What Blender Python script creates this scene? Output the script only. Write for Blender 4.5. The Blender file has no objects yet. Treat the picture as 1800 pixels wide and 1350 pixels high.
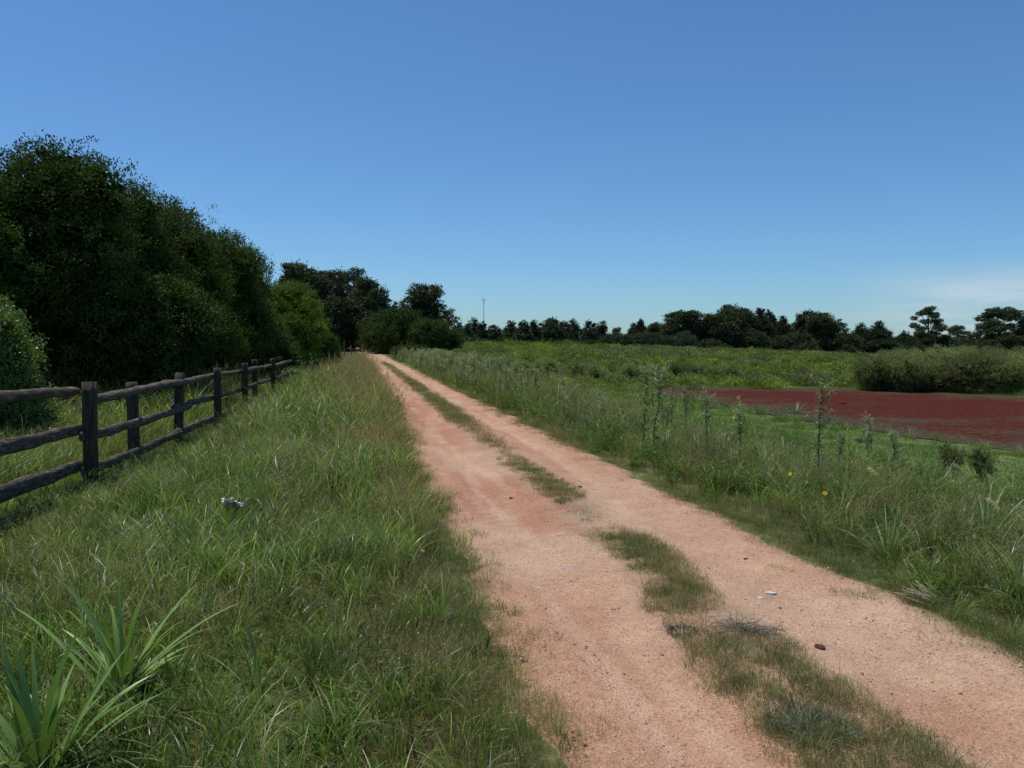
import bpy, math, random
import numpy as np
R = math.radians
sc = bpy.context.scene
COL = sc.collection
F_PX = 1400.0; HOR = 605.0; CX = 900.0; CY = 675.0
EYE = 1.6
PITCH = math.atan((CY - HOR) / F_PX)

# ------------------------------------------------------------------ camera
cd = bpy.data.cameras.new('camera'); cam = bpy.data.objects.new('camera', cd); COL.objects.link(cam)
cam.location = (0, 0, EYE); cam.rotation_euler = (R(90) - PITCH, 0, 0)
cd.sensor_width = 36; cd.lens = 36 * F_PX / 1800; cd.clip_start = 0.05; cd.clip_end = 8000
sc.camera = cam

# ------------------------------------------------------------------ sky and sun
SUN_EL = R(72); SUN_AZ = R(-62)          # azimuth measured from +Y towards +X
w = bpy.data.worlds.new('World'); sc.world = w; w.use_nodes = True
nt = w.node_tree; nt.nodes.clear()
out = nt.nodes.new('ShaderNodeOutputWorld'); bg = nt.nodes.new('ShaderNodeBackground')
sky = nt.nodes.new('ShaderNodeTexSky'); sky.sky_type = 'NISHITA'; sky.sun_disc = False
sky.sun_elevation = SUN_EL; sky.sun_rotation = SUN_AZ; sky.altitude = 0
sky.air_density = 1.0; sky.dust_density = 0.3; sky.ozone_density = 3.0
bg.inputs['Strength'].default_value = 0.085
# a thin wisp of cloud low down on the right
tc = nt.nodes.new('ShaderNodeTexCoord')
mp = nt.nodes.new('ShaderNodeMapping'); mp.inputs['Scale'].default_value = (2.2, 2.2, 16)
mp.inputs['Rotation'].default_value = (R(0), R(-7), 0)
ns = nt.nodes.new('ShaderNodeTexNoise'); ns.inputs['Scale'].default_value = 2.2; ns.inputs['Detail'].default_value = 6
ns.inputs['Roughness'].default_value = .55
sx = nt.nodes.new('ShaderNodeSeparateXYZ')
def mth(t, op, a=None, b=None, c=None, clamp=False):
    n = t.nodes.new('ShaderNodeMath'); n.operation = op; n.use_clamp = clamp
    for i, v in enumerate((a, b, c)):
        if v is None: continue
        if isinstance(v, (int, float)): n.inputs[i].default_value = v
        else: t.links.new(v, n.inputs[i])
    return n.outputs[0]
def mrange(t, v, a, b, c=0., d=1.):
    n = t.nodes.new('ShaderNodeMapRange'); n.interpolation_type = 'SMOOTHSTEP'
    t.links.new(v, n.inputs[0])
    for i, q in enumerate((a, b, c, d)): n.inputs[i + 1].default_value = q
    return n.outputs[0]
nt.links.new(tc.outputs['Generated'], mp.inputs['Vector']); nt.links.new(mp.outputs[0], ns.inputs['Vector'])
nt.links.new(tc.outputs['Generated'], sx.inputs[0])
mx = mrange(nt, sx.outputs['X'], .36, .50); mz = mrange(nt, sx.outputs['Z'], .10, .03)
mn = mrange(nt, ns.outputs['Fac'], .36, .62)
cm = mth(nt, 'MULTIPLY', mth(nt, 'MULTIPLY', mx, mz), mth(nt, 'MULTIPLY', mn, .9))
mix = nt.nodes.new('ShaderNodeMix'); mix.data_type = 'RGBA'
hsv = nt.nodes.new('ShaderNodeHueSaturation'); hsv.inputs['Saturation'].default_value = 1.0
nt.links.new(sky.outputs[0], hsv.inputs['Color'])
tint = nt.nodes.new('ShaderNodeMix'); tint.data_type = 'RGBA'; tint.blend_type = 'MULTIPLY'; tint.inputs[0].default_value = 1
nt.links.new(hsv.outputs[0], tint.inputs[6]); tint.inputs[7].default_value = (.70, 1.03, 1.34, 1)
nt.links.new(cm, mix.inputs[0]); nt.links.new(tint.outputs[2], mix.inputs[6])
mix.inputs[7].default_value = (7.2, 8.0, 8.8, 1)
nt.links.new(mix.outputs[2], bg.inputs['Color']); nt.links.new(bg.outputs[0], out.inputs['Surface'])
sd = bpy.data.lights.new('sun', 'SUN'); sun = bpy.data.objects.new('sun', sd); COL.objects.link(sun)
sd.energy = 4.0; sd.angle = R(0.53); sd.color = (1.0, .955, .89)
from mathutils import Vector
sdir = Vector((math.sin(SUN_AZ) * math.cos(SUN_EL), math.cos(SUN_AZ) * math.cos(SUN_EL), math.sin(SUN_EL)))
sun.rotation_euler = sdir.to_track_quat('Z', 'Y').to_euler(); sun.location = (0, 0, 60)
sc.view_settings.view_transform = 'Standard'; sc.view_settings.look = 'None'
sc.view_settings.exposure = 0; sc.view_settings.gamma = 1; sc.view_settings.use_curve_mapping = False
sc.cycles.max_bounces = 5; sc.cycles.diffuse_bounces = 2; sc.cycles.glossy_bounces = 2
sc.cycles.transmission_bounces = 3; sc.cycles.transparent_max_bounces = 8

# ------------------------------------------------------------------ numeric helpers
def S(t):
    t = np.clip(t, 0, 1); return t * t * (3 - 2 * t)
def _hash(i, j, s):
    n = np.sin(i * 127.1 + j * 311.7 + s * 74.7) * 43758.5453
    return n - np.floor(n)
def vn(x, y, s=0):                       # value noise 0..1
    x = np.asarray(x, float); y = np.asarray(y, float)
    i = np.floor(x); j = np.floor(y); u = S(x - i); v = S(y - j)
    a = _hash(i, j, s); b = _hash(i + 1, j, s); c = _hash(i, j + 1, s); d = _hash(i + 1, j + 1, s)
    return (a * (1 - u) + b * u) * (1 - v) + (c * (1 - u) + d * u) * v
def fbm(x, y, s=0, o=3):
    r = 0; a = .5; f = 1.; t = 0
    for k in range(o):
        r = r + a * vn(np.asarray(x) * f, np.asarray(y) * f, s + k * 5); t += a; a *= .5; f *= 2.03
    return r / t
def xc(Y):
    Y = np.asarray(Y, float); q = np.clip(Y - 50, 0, 80)
    return 2.05 - .19 * Y - .0004 * q * q - .064 * np.clip(Y - 130, 0, None)
def doff(x, Y): return np.asarray(x, float) - xc(Y)
POND = [(1135, 688), (1190, 702), (1260, 713), (1330, 725), (1400, 737), (1500, 752), (1600, 768), (1700, 781), (1830, 801), (1990, 830),
        (2050, 780), (1990, 712), (1800, 698), (1700, 691), (1600, 687), (1500, 683), (1400, 682), (1300, 681), (1220, 681), (1165, 682)]
POND_Z = -1.2
def px_plane(px, py, z=0.0):
    """point of the horizontal plane z seen at pixel px, py"""
    c, s = math.cos(PITCH), math.sin(PITCH)
    u = (px - CX) / F_PX; v = (CY - py) / F_PX
    d = np.array((u, c + v * s, -s + v * c)); t = (z - EYE) / d[2]
    return d[0] * t, d[1] * t
def zat(py, Y):
    c, s = math.cos(PITCH), math.sin(PITCH); v = (CY - py) / F_PX
    return EYE + Y * (-s + v * c) / (c + v * s)
def xat(px, py, Y):
    c, s = math.cos(PITCH), math.sin(PITCH); v = (CY - py) / F_PX
    return (px - CX) / F_PX * Y / (c + v * s)
pond_poly = np.array([px_plane(a, b, POND_Z) for a, b in POND])
def inside(poly, x, y):
    x = np.asarray(x, float); y = np.asarray(y, float); r = np.zeros(x.shape, bool); n = len(poly)
    for k in range(n):
        x1, y1 = poly[k]; x2, y2 = poly[(k + 1) % n]
        c = ((y1 > y) != (y2 > y)) & (x < (x2 - x1) * (y - y1) / (y2 - y1 + 1e-12) + x1)
        r ^= c
    return r
def Hbase(x, Y):
    d = doff(x, Y)
    bank = -1.2 * S((d - 3.0) / 8.5)
    h = 1.0 * S((Y - 70) / 60) + bank * (1 - S((Y - 55) / 70)) - 3.6 * S((d - 20) / 110) * S((Y - 45) / 95)
    return h
def Hroad(d, Y):
    """cross section of the track: two shallow wheel ruts and a crown"""
    r = -.05 * np.exp(-((np.abs(d + .02) - .68) / .26) ** 2) + .018 * np.exp(-(d / .2) ** 2)
    return r
def H(x, Y):
    x = np.asarray(x, float); Y = np.asarray(Y, float); d = doff(x, Y)
    h = Hbase(x, Y)
    off = S((np.abs(d) - 1.1) / 1.2)
    pondm = (1 - S((Y - 55) / 6)) * S((d - 11) / 3)
    n = (fbm(x * .9, Y * .9, 3) - .5) * .12 + (fbm(x * .22, Y * .22, 9) - .5) * .25
    h = h + n * off * (1 - pondm * .93)
    return h + Hroad(d, Y) * (1 - off)

# ------------------------------------------------------------------ mesh helpers
def tag(o, label=None, cat=None, group=None, kind=None):
    if label: o['label'] = label
    if cat: o['category'] = cat
    if group: o['group'] = group
    if kind: o['kind'] = kind
    return o
def mesh_np(name, V, Fs, col=None, smooth=False):
    """Fs: list of int arrays (n,k); col (nverts,3)"""
    me = bpy.data.meshes.new(name); V = np.ascontiguousarray(V, np.float32)
    Fs = [np.asarray(f, np.int32) for f in (Fs if isinstance(Fs, list) else [Fs]) if len(f)]
    nl = sum(f.size for f in Fs); npol = sum(len(f) for f in Fs)
    me.vertices.add(len(V)); me.loops.add(nl); me.polygons.add(npol)
    me.vertices.foreach_set('co', V.ravel())
    me.loops.foreach_set('vertex_index', np.concatenate([f.ravel() for f in Fs]))
    tot = np.concatenate([np.full(len(f), f.shape[1], np.int32) for f in Fs])
    st = np.concatenate([[0], np.cumsum(tot)[:-1]]).astype(np.int32)
    me.polygons.foreach_set('loop_start', st)
    if smooth: me.polygons.foreach_set('use_smooth', np.ones(npol, bool))
    me.update(calc_edges=True)
    if col is not None:
        a = me.attributes.new('Col', 'FLOAT_COLOR', 'POINT')
        c = np.ones((len(V), 4), np.float32); c[:, :3] = col; a.data.foreach_set('color', c.ravel())
    return me
class MB:
    def __init__(s): s.V = []; s.Q = []; s.T = []; s.C = []; s.n = 0
    def add(s, V, Fq=None, Ft=None, col=(.1, .1, .1)):
        V = np.asarray(V, float); s.V.append(V)
        if Fq is not None and len(Fq): s.Q.append(np.asarray(Fq) + s.n)
        if Ft is not None and len(Ft): s.T.append(np.asarray(Ft) + s.n)
        c = np.asarray(col, float)
        if c.ndim == 1: c = np.tile(c, (len(V), 1))
        s.C.append(c); s.n += len(V); return s
    def mesh(s, name, mat, smooth=False):
        Fs = []
        if s.Q: Fs.append(np.concatenate(s.Q))
        if s.T: Fs.append(np.concatenate(s.T))
        me = mesh_np(name, np.concatenate(s.V), Fs, np.concatenate(s.C), smooth)
        me.materials.append(mat); return me
    def obj(s, name, mat, parent=None, smooth=False):
        o = bpy.data.objects.new(name, s.mesh(name, mat, smooth)); COL.objects.link(o); o.parent = parent; return o
def tube(mb, P, rad, sides=8, col=(.1, .1, .1), squash=1., lump=0., rng=None):
    P = np.asarray(P, float); n = len(P); rad = np.broadcast_to(rad, (n,))
    T = np.gradient(P, axis=0); T /= np.linalg.norm(T, axis=1)[:, None] + 1e-9
    ref = np.array((0, 0, 1.)) if abs(T[n // 2][2]) < .8 else np.array((1., 0, 0))
    A = np.cross(T, ref); A /= np.linalg.norm(A, axis=1)[:, None] + 1e-9; B = np.cross(A, T)
    ang = np.linspace(0, 2 * np.pi, sides, endpoint=False)
    rr = rad[:, None] * np.ones((n, sides))
    if lump and rng is not None: rr = rr * (1 + lump * (rng.random((n, sides)) - .5) * 2)
    V = P[:, None, :] + rr[..., None] * (np.cos(ang)[None, :, None] * A[:, None, :] * squash + np.sin(ang)[None, :, None] * B[:, None, :])
    V = V.reshape(-1, 3); i = np.arange(n - 1)[:, None] * sides; j = np.arange(sides)[None, :]; k = (j + 1) % sides
    Q = np.stack([i + j, i + k, i + sides + k, i + sides + j], -1).reshape(-1, 4)
    V = np.concatenate([V, P[:1], P[-1:]]); e0 = n * sides; e1 = e0 + 1; jj = np.arange(sides); kk = (jj + 1) % sides
    Tt = np.concatenate([np.stack([np.full(sides, e0), kk, jj], -1), np.stack([np.full(sides, e1), (n - 1) * sides + jj, (n - 1) * sides + kk], -1)])
    mb.add(V, Q, Tt, col)
def unit(v): return v / (np.linalg.norm(v, axis=-1, keepdims=True) + 1e-9)
def leaves(mb, P, D, N, L, W, col):
    """diamond leaves, n of them"""
    D = unit(D); Sd = unit(np.cross(D, N)); L = np.asarray(L)[:, None]; W = np.asarray(W)[:, None]
    n = len(P); V = np.stack([P, P + D * L * .45 + Sd * W * .5, P + D * L, P + D * L * .45 - Sd * W * .5], 1).reshape(-1, 3)
    mb.add(V, np.arange(4 * n).reshape(n, 4), None, np.repeat(col, 4, 0))
def blades(mb, base, lean, h, bend, wd, segs, c0, c1, rng, tipw=.08):
    """grass ribbons; base (n,3), lean (n,2) unit, h,bend,wd (n)"""
    n = len(base); t = np.linspace(0, 1, segs + 1)[None, :]
    h = h[:, None]; b = bend[:, None]
    out_ = h * b * t ** 1.8; up = h * (t - .45 * b * t ** 2.4)
    C = np.zeros((n, segs + 1, 3)); C[..., 0] = base[:, 0:1] + lean[:, 0:1] * out_; C[..., 1] = base[:, 1:2] + lean[:, 1:2] * out_
    C[..., 2] = base[:, 2:3] + up
    a = rng.random(n) * 2 * np.pi; sd_ = np.stack([np.cos(a), np.sin(a), np.zeros(n)], -1)[:, None, :]
    ww = (wd[:, None] * np.clip((1 - t) ** .6, tipw, 1) * (.6 + .4 * np.minimum(t * 5, 1)))[..., None] * .5
    V = np.stack([C - sd_ * ww, C + sd_ * ww], 2).reshape(-1, 3)
    i = np.arange(n)[:, None] * (segs + 1) * 2 + np.arange(segs)[None, :] * 2
    Q = np.stack([i, i + 1, i + 3, i + 2], -1).reshape(-1, 4)
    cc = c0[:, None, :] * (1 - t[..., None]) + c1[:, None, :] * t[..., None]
    mb.add(V, Q, None, np.repeat(cc.reshape(-1, 3), 2, 0))
    return C

# ------------------------------------------------------------------ materials
def new_mat(name):
    m = bpy.data.materials.new(name); m.use_nodes = True; t = m.node_tree; t.nodes.clear()
    o = t.nodes.new('ShaderNodeOutputMaterial'); return m, t, o
def leaf_mat(name, transl=.3, rough=.5, spec=.35, var=.35, tint=(1, 1, 1)):
    m, t, o = new_mat(name)
    at_ = t.nodes.new('ShaderNodeAttribute'); at_.attribute_name = 'Col'
    oi = t.nodes.new('ShaderNodeObjectInfo')
    h = t.nodes.new('ShaderNodeHueSaturation')
    geo = t.nodes.new('ShaderNodeNewGeometry')
    t.links.new(at_.outputs['Color'], h.inputs['Color'])
    t.links.new(mrange(t, oi.outputs['Random'], 0, 1, 1 - var, 1 + var), h.inputs['Value'])
    hu = mth(t, 'ADD', .49, mth(t, 'MULTIPLY', geo.outputs['Random Per Island'], .02)); t.links.new(hu, h.inputs['Hue'])
    p = t.nodes.new('ShaderNodeBsdfPrincipled'); p.inputs['Roughness'].default_value = rough
    p.inputs['Specular IOR Level'].default_value = spec
    tr = t.nodes.new('ShaderNodeBsdfTranslucent'); mx_ = t.nodes.new('ShaderNodeMixShader'); mx_.inputs[0].default_value = transl
    mc = t.nodes.new('ShaderNodeMix'); mc.data_type = 'RGBA'; mc.blend_type = 'MULTIPLY'; mc.inputs[0].default_value = 1
    t.links.new(h.outputs[0], mc.inputs[6]); mc.inputs[7].default_value = (1.25, 1.3, .55, 1)
    t.links.new(h.outputs[0], p.inputs['Base Color']); t.links.new(mc.outputs[2], tr.inputs['Color'])
    t.links.new(p.outputs[0], mx_.inputs[1]); t.links.new(tr.outputs[0], mx_.inputs[2]); t.links.new(mx_.outputs[0], o.inputs['Surface'])
    return m
def ramp(t, fac, stops):
    r = t.nodes.new('ShaderNodeValToRGB'); e = r.color_ramp.elements
    while len(e) < len(stops): e.new(.5)
    for k, (p, c) in enumerate(stops): e[k].position = p; e[k].color = (*c, 1)
    t.links.new(fac, r.inputs[0]); return r.outputs[0]
def noise(t, scale, detail=4, rough=.55, vec=None, out_='Fac'):
    n = t.nodes.new('ShaderNodeTexNoise'); n.inputs['Scale'].default_value = scale; n.inputs['Detail'].default_value = detail
    n.inputs['Roughness'].default_value = rough
    if vec is not None: t.links.new(vec, n.inputs['Vector'])
    return n.outputs[out_]
def mixc(t, fac, a, b, mode='MIX'):
    n = t.nodes.new('ShaderNodeMix'); n.data_type = 'RGBA'; n.blend_type = mode
    for s_, v in ((0, fac), (6, a), (7, b)):
        if isinstance(v, (int, float)): n.inputs[s_].default_value = v
        elif isinstance(v, tuple): n.inputs[s_].default_value = (*v, 1)
        else: t.links.new(v, n.inputs[s_])
    return n.outputs[2]
def surf(t, o, color, rough=.9, bump=None, strength=.3, dist=.01, spec=.2):
    p = t.nodes.new('ShaderNodeBsdfPrincipled'); p.inputs['Roughness'].default_value = rough; p.inputs['Specular IOR Level'].default_value = spec
    if isinstance(color, tuple): p.inputs['Base Color'].default_value = (*color, 1)
    else: t.links.new(color, p.inputs['Base Color'])
    if bump is not None:
        b = t.nodes.new('ShaderNodeBump'); b.inputs['Strength'].default_value = strength; b.inputs['Distance'].default_value = dist
        t.links.new(bump, b.inputs['Height']); t.links.new(b.outputs[0], p.inputs['Normal'])
    t.links.new(p.outputs[0], o.inputs['Surface'])
def pos(t): return t.nodes.new('ShaderNodeNewGeometry').outputs['Position']
def objc(t): return t.nodes.new('ShaderNodeTexCoord').outputs['Object']

M_leaf = leaf_mat('tree_leaf', .16, .7, .06, .12)
M_far = leaf_mat('far_leaf', .12, .7, .1, .1)
M_bush = leaf_mat('bush_leaf', .38, .6, .15, .32)
M_grass = leaf_mat('grass_blade', .42, .36, .45, .42)
M_weed = leaf_mat('weed_leaf', .35, .6, .12, .2)
M_strap = leaf_mat('strap_leaf', .22, .36, .35, .08)

m, t, o = new_mat('soil_and_turf'); M_ground = m
at_ = t.nodes.new('ShaderNodeAttribute'); at_.attribute_name = 'Col'
n1 = noise(t, .9, 6, .6, pos(t)); n2 = noise(t, 14, 5, .65, pos(t))
c = mixc(t, mrange(t, n1, .3, .7), (.75, .8, .7), (1.2, 1.15, 1.1)); c = mixc(t, 1., at_.outputs['Color'], c, 'MULTIPLY')
c = mixc(t, mrange(t, n2, .25, .75), mixc(t, 1., c, (.62, .62, .6), 'MULTIPLY'), mixc(t, 1., c, (1.25, 1.25, 1.2), 'MULTIPLY'))
surf(t, o, c, .95, n2, .6, .03, .1)

m, t, o = new_mat('pink_gravel'); M_road = m
at_ = t.nodes.new('ShaderNodeAttribute'); at_.attribute_name = 'Col'
p_ = pos(t); n1 = noise(t, 1.6, 5, .6, p_); n2 = noise(t, 70, 4, .7, p_); n3 = noise(t, 9, 6, .6, p_)
vo = t.nodes.new('ShaderNodeTexVoronoi'); vo.inputs['Scale'].default_value = 95; t.links.new(p_, vo.inputs['Vector'])
c = mixc(t, mrange(t, n1, .3, .7), (.9, .88, .88), (1.08, 1.1, 1.12)); c = mixc(t, 1., at_.outputs['Color'], c, 'MULTIPLY')
c = mixc(t, 1., c, ramp(t, n3, [(.3, (.88, .86, .86)), (.5, (1, 1, 1)), (.72, (1.08, 1.1, 1.12))]), 'MULTIPLY')
c = mixc(t, 1., c, ramp(t, n2, [(.30, (.48, .40, .37)), (.43, (.92, .91, .9)), (.60, (1.04, 1.04, 1.04)), (.72, (1.35, 1.38, 1.42))]), 'MULTIPLY')
cr = t.nodes.new('ShaderNodeSeparateColor'); t.links.new(vo.outputs['Color'], cr.inputs[0])
c = mixc(t, mrange(t, cr.outputs[0], .78, .97, 0, .55), c, (.27, .10, .075))
c = mixc(t, mrange(t, cr.outputs[1], .9, .99, 0, .5), c, (.62, .48, .4))
vo2 = t.nodes.new('ShaderNodeTexVoronoi'); vo2.inputs['Scale'].default_value = 34; t.links.new(p_, vo2.inputs['Vector'])
cr2 = t.nodes.new('ShaderNodeSeparateColor'); t.links.new(vo2.outputs['Color'], cr2.inputs[0])
sp = mth(t, 'MULTIPLY', mrange(t, cr2.outputs[0], .80, .95), mrange(t, vo2.outputs['Distance'], .34, .2))
c = mixc(t, mth(t, 'MULTIPLY', sp, .6), c, (.17, .07, .05))
hh = mth(t, 'ADD', mth(t, 'MULTIPLY', n2, .6), mth(t, 'ADD', mth(t, 'MULTIPLY', vo.outputs['Distance'], .3), n3))
surf(t, o, c, .92, hh, .9, .02, .15)

m, t, o = new_mat('red_water_fern'); M_pond = m
p_ = pos(t); mpn = t.nodes.new('ShaderNodeMapping'); mpn.inputs['Scale'].default_value = (.8, 1.7, 1); mpn.inputs['Rotation'].default_value = (0, 0, R(-20)); t.links.new(p_, mpn.inputs[0])
n1 = noise(t, .23, 5, .6, mpn.outputs[0]); n2 = noise(t, 5, 6, .7, p_); n3 = noise(t, 1.3, 5, .65, mpn.outputs[0])
red = ramp(t, n2, [(.3, (.036, .008, .004)), (.5, (.072, .015, .008)), (.7, (.115, .027, .014))])
grn = ramp(t, n2, [(.3, (.03, .022, .012)), (.5, (.062, .044, .025)), (.7, (.12, .10, .06))])
at_ = t.nodes.new('ShaderNodeAttribute'); at_.attribute_name = 'Col'
sep = t.nodes.new('ShaderNodeSeparateColor'); t.links.new(at_.outputs['Color'], sep.inputs[0])
msk = mth(t, 'ADD', mth(t, 'ADD', mth(t, 'MULTIPLY', n1, .7), mth(t, 'MULTIPLY', n3, .5)), mth(t, 'ADD', mth(t, 'MULTIPLY', sep.outputs[0], .35), mth(t, 'MULTIPLY', sep.outputs[1], .16)))
c = mixc(t, mrange(t, mth(t, 'ADD', msk, mth(t, 'MULTIPLY', n2, .35)), .765, 1.03), red, grn)
surf(t, o, c, .9, n2, .9, .05, .05)

def wood(name, cols, sc_=(1, 1, 14)):
    m, t, o = new_mat(name); mpn = t.nodes.new('ShaderNodeMapping'); mpn.inputs['Scale'].default_value = sc_
    t.links.new(objc(t), mpn.inputs[0]); n1 = noise(t, 3, 6, .65, mpn.outputs[0]); n2 = noise(t, 5, 4, .6, objc(t))
    c = ramp(t, n1, [(.3, cols[0]), (.52, cols[1]), (.72, cols[2])])
    c = mixc(t, mrange(t, n2, .5, .75, 0, .35), c, (.10, .10, .08))
    surf(t, o, c, .85, n1, .9, .012, .2); return m
M_post = wood('weathered_post', [(.02, .015, .010), (.058, .045, .031), (.12, .096, .068)], (14, 14, 1.2))
M_rail = wood('weathered_rail', [(.02, .015, .010), (.095, .072, .050), (.30, .24, .18)], (14, 1.2, 14))
M_bark = wood('tree_bark', [(.03, .025, .02), (.08, .07, .055), (.16, .14, .115)], (6, 6, 1.5))
def plain(name, col_, rough=.8, sc_=12, amp=.3, spec=.25):
    m, t, o = new_mat(name); n1 = noise(t, sc_, 5, .6, objc(t))
    c = mixc(t, mrange(t, n1, .3, .7), tuple(q * (1 - amp) for q in col_), tuple(min(1, q * (1 + amp)) for q in col_))
    surf(t, o, c, rough, n1, .5, .01, spec); return m
M_steel = plain('galvanised_steel', (.22, .23, .25), .5)
M_redrock = plain('dark_red_rock', (.09, .03, .025), .8, 30)
M_pale = plain('pale_stone', (.55, .52, .48), .7, 40, .15)
M_blue = plain('grey_blue_stone', (.3, .3, .36), .8, 40, .2)
m, t, o = new_mat('vertex_coloured_dry'); M_vc = m
at_ = t.nodes.new('ShaderNodeAttribute'); at_.attribute_name = 'Col'; surf(t, o, at_.outputs['Color'], .7, None, spec=.3)

# ------------------------------------------------------------------ ground
def gspace(a, b, d0, g):
    v = [a]; d_ = d0
    while v[-1] < b: v.append(v[-1] + d_); d_ *= g
    return np.array(v)
ys = np.concatenate([np.linspace(-8, 1.8, 20), gspace(2., 3200, .09, 1.0115)])
pd = np.concatenate([np.linspace(.0, 1.6, 17), gspace(1.7, 3200, .13, 1.035)])
ds = np.concatenate([-pd[:0:-1], pd])
Dg, Yg = np.meshgrid(ds, ys)
Xg = Dg + xc(Yg)
Zg = H(Xg, Yg)
Zg = Zg - .03 * S((1.62 - np.abs(Dg)) / .25)
pm = inside(pond_poly, Xg, Yg); Zg = np.where(pm, np.minimum(Zg, POND_Z - .03), Zg)
ny, nx = Dg.shape
i = np.arange(ny - 1)[:, None] * nx; j = np.arange(nx - 1)[None, :]
Q = np.stack([i + j, i + j + 1, i + nx + j + 1, i + nx + j], -1).reshape(-1, 4)
green = np.array((.062, .075, .022)); soil = np.array((.075, .058, .03)); tanc = np.array((.17, .18, .075)); turf = np.array((.105, .14, .045))
nz = fbm(Xg * .6, Yg * .6, 21)
k = S((nz - .38) / .25)[..., None]; Cg = soil * (1 - k) + green * k
k = S((Dg - 5) / 5)[..., None]; Cg = Cg * (1 - k) + turf * k
k = (S((np.where(Dg < 0, 1.6, 1.9) - np.abs(Dg)) / .35))[..., None] * .8; Cg = Cg * (1 - k) + tanc * k
dark = np.array((.03, .032, .016)); k = (S((-Dg - 7.5) / 3) * S((Yg - 18) / 3))[..., None]; Cg = Cg * (1 - k) + dark * k  # shade under the left wood painted into the ground colour
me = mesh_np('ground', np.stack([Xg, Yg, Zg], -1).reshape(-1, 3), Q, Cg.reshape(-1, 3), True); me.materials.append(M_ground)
g = bpy.data.objects.new('ground', me); COL.objects.link(g); tag(g, 'grassy ground of the verges and low green field', 'ground', kind='structure')

# ------------------------------------------------------------------ track
ysr = gspace(1.0, 140, .045, 1.0085); dsr = np.linspace(-1, 1, 57)
Er, Yr = np.meshgrid(dsr, ysr)
hwL = 1.46 + (fbm(Yr * .8, Yr * 0, 31) - .5) * .22 + (fbm(Yr * 4, Yr * 0, 33) - .5) * .16
hwR = 1.46 + (fbm(Yr * .8, Yr * 0, 41) - .5) * .25 + (fbm(Yr * 4, Yr * 0, 43) - .5) * .22
Dr = np.where(Er < 0, Er * hwL, Er * hwR); Xr = Dr + xc(Yr)
Zr = Hbase(Xr, Yr) + Hroad(Dr, Yr) + (fbm(Xr * 2.5, Yr * 2.5, 50) - .5) * .022 + (vn(Xr * 14, Yr * 14, 52) - .5) * .008
edge = S((np.abs(Er) - .80) / .20); Zr = Zr - edge * .05 + .006
ny, nx = Dr.shape
i = np.arange(ny - 1)[:, None] * nx; j = np.arange(nx - 1)[None, :]
Q = np.stack([i + j, i + j + 1, i + nx + j + 1, i + nx + j], -1).reshape(-1, 4)
pink = np.array((.475, .268, .158)); pale = np.array((.525, .345, .22)); redd = np.array((.42, .20, .118)); straw = np.array((.33, .26, .155))
k = S((fbm(Xr * .7, Yr * .45, 61) - .35) / .35)[..., None]; Cr = pink * (1 - k) + pale * k
k = (S((fbm(Dr * 2.2 + 7, Yr * .35, 63) - .36) / .2) * S((Yr - 4) / 3) * (.35 + .65 * (Dr < .1)))[..., None] * .9; Cr = Cr * (1 - k) + redd * k
k = (S((fbm(Dr * 7 + 3, Yr * .5, 67) - .45) / .2) * np.exp(-((np.abs(Dr + .02) - .68) / .3) ** 2) * .7)[..., None]; Cr = Cr * (1 - k) + pale * 1.08 * k
cen = np.exp(-((Dr - .0) / .27) ** 4); k = (cen * S((fbm(Xr * 5, Yr * 5, 65) - .3) / .3) * .65)[..., None]; Cr = Cr * (1 - k) + straw * k
k = (S((np.abs(Er) - .74) / .2) * .75 * S((fbm(Xr * 4, Yr * 4, 66) - .3) / .3))[..., None]; Cr = Cr * (1 - k) + straw * k
me = mesh_np('dirt_track', np.stack([Xr, Yr, Zr], -1).reshape(-1, 3), Q, Cr.reshape(-1, 3), True); me.materials.append(M_road)
g = bpy.data.objects.new('dirt_track', me); COL.objects.link(g); tag(g, 'pink gravel farm track with two wheel ruts', 'track', kind='structure')

# ------------------------------------------------------------------ pond
cen_ = pond_poly.mean(0); rng = np.random.default_rng(5)
pp = []
for a in range(len(pond_poly)):
    p, q = pond_poly[a], pond_poly[(a + 1) % len(pond_poly)]; n = max(2, int(np.linalg.norm(q - p) / .35))
    for s_ in np.linspace(0, 1, n, endpoint=False): pp.append(p + (q - p) * s_)
pp = np.array(pp); kk = fbm(pp[:, 0] * .8, pp[:, 1] * .8, 71) - .5; kf = fbm(pp[:, 0] * 3, pp[:, 1] * 3, 73) - .5
pp = pp + unit(pp - cen_) * (kk * 1.0 + kf * .8)[:, None]
rings = 14; V = []; Cc = []
for r_ in np.linspace(1, .02, rings):
    V.append(np.column_stack([cen_ + (pp - cen_) * r_, np.full(len(pp), POND_Z + .012)])); q_ = V[-1]; Cc.append(np.column_stack([np.full(len(pp), S((r_ - .62) / .38)), S((17 - q_[:, 0] + (fbm(q_[:, 0] * .2, q_[:, 1] * .2, 7) - .5) * 8) / 9), np.zeros(len(pp))]))
n = len(pp); i = np.arange(rings - 1)[:, None] * n; j = np.arange(n)[None, :]; k = (j + 1) % n
Q = np.stack([i + j, i + k, i + n + k, i + n + j], -1).reshape(-1, 4)
me = mesh_np('pond', np.concatenate(V), Q, np.concatenate(Cc)); me.materials.append(M_pond)
g = bpy.data.objects.new('pond', me); COL.objects.link(g); tag(g, 'shallow pond covered with dark red water fern', 'pond', kind='structure')

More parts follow.
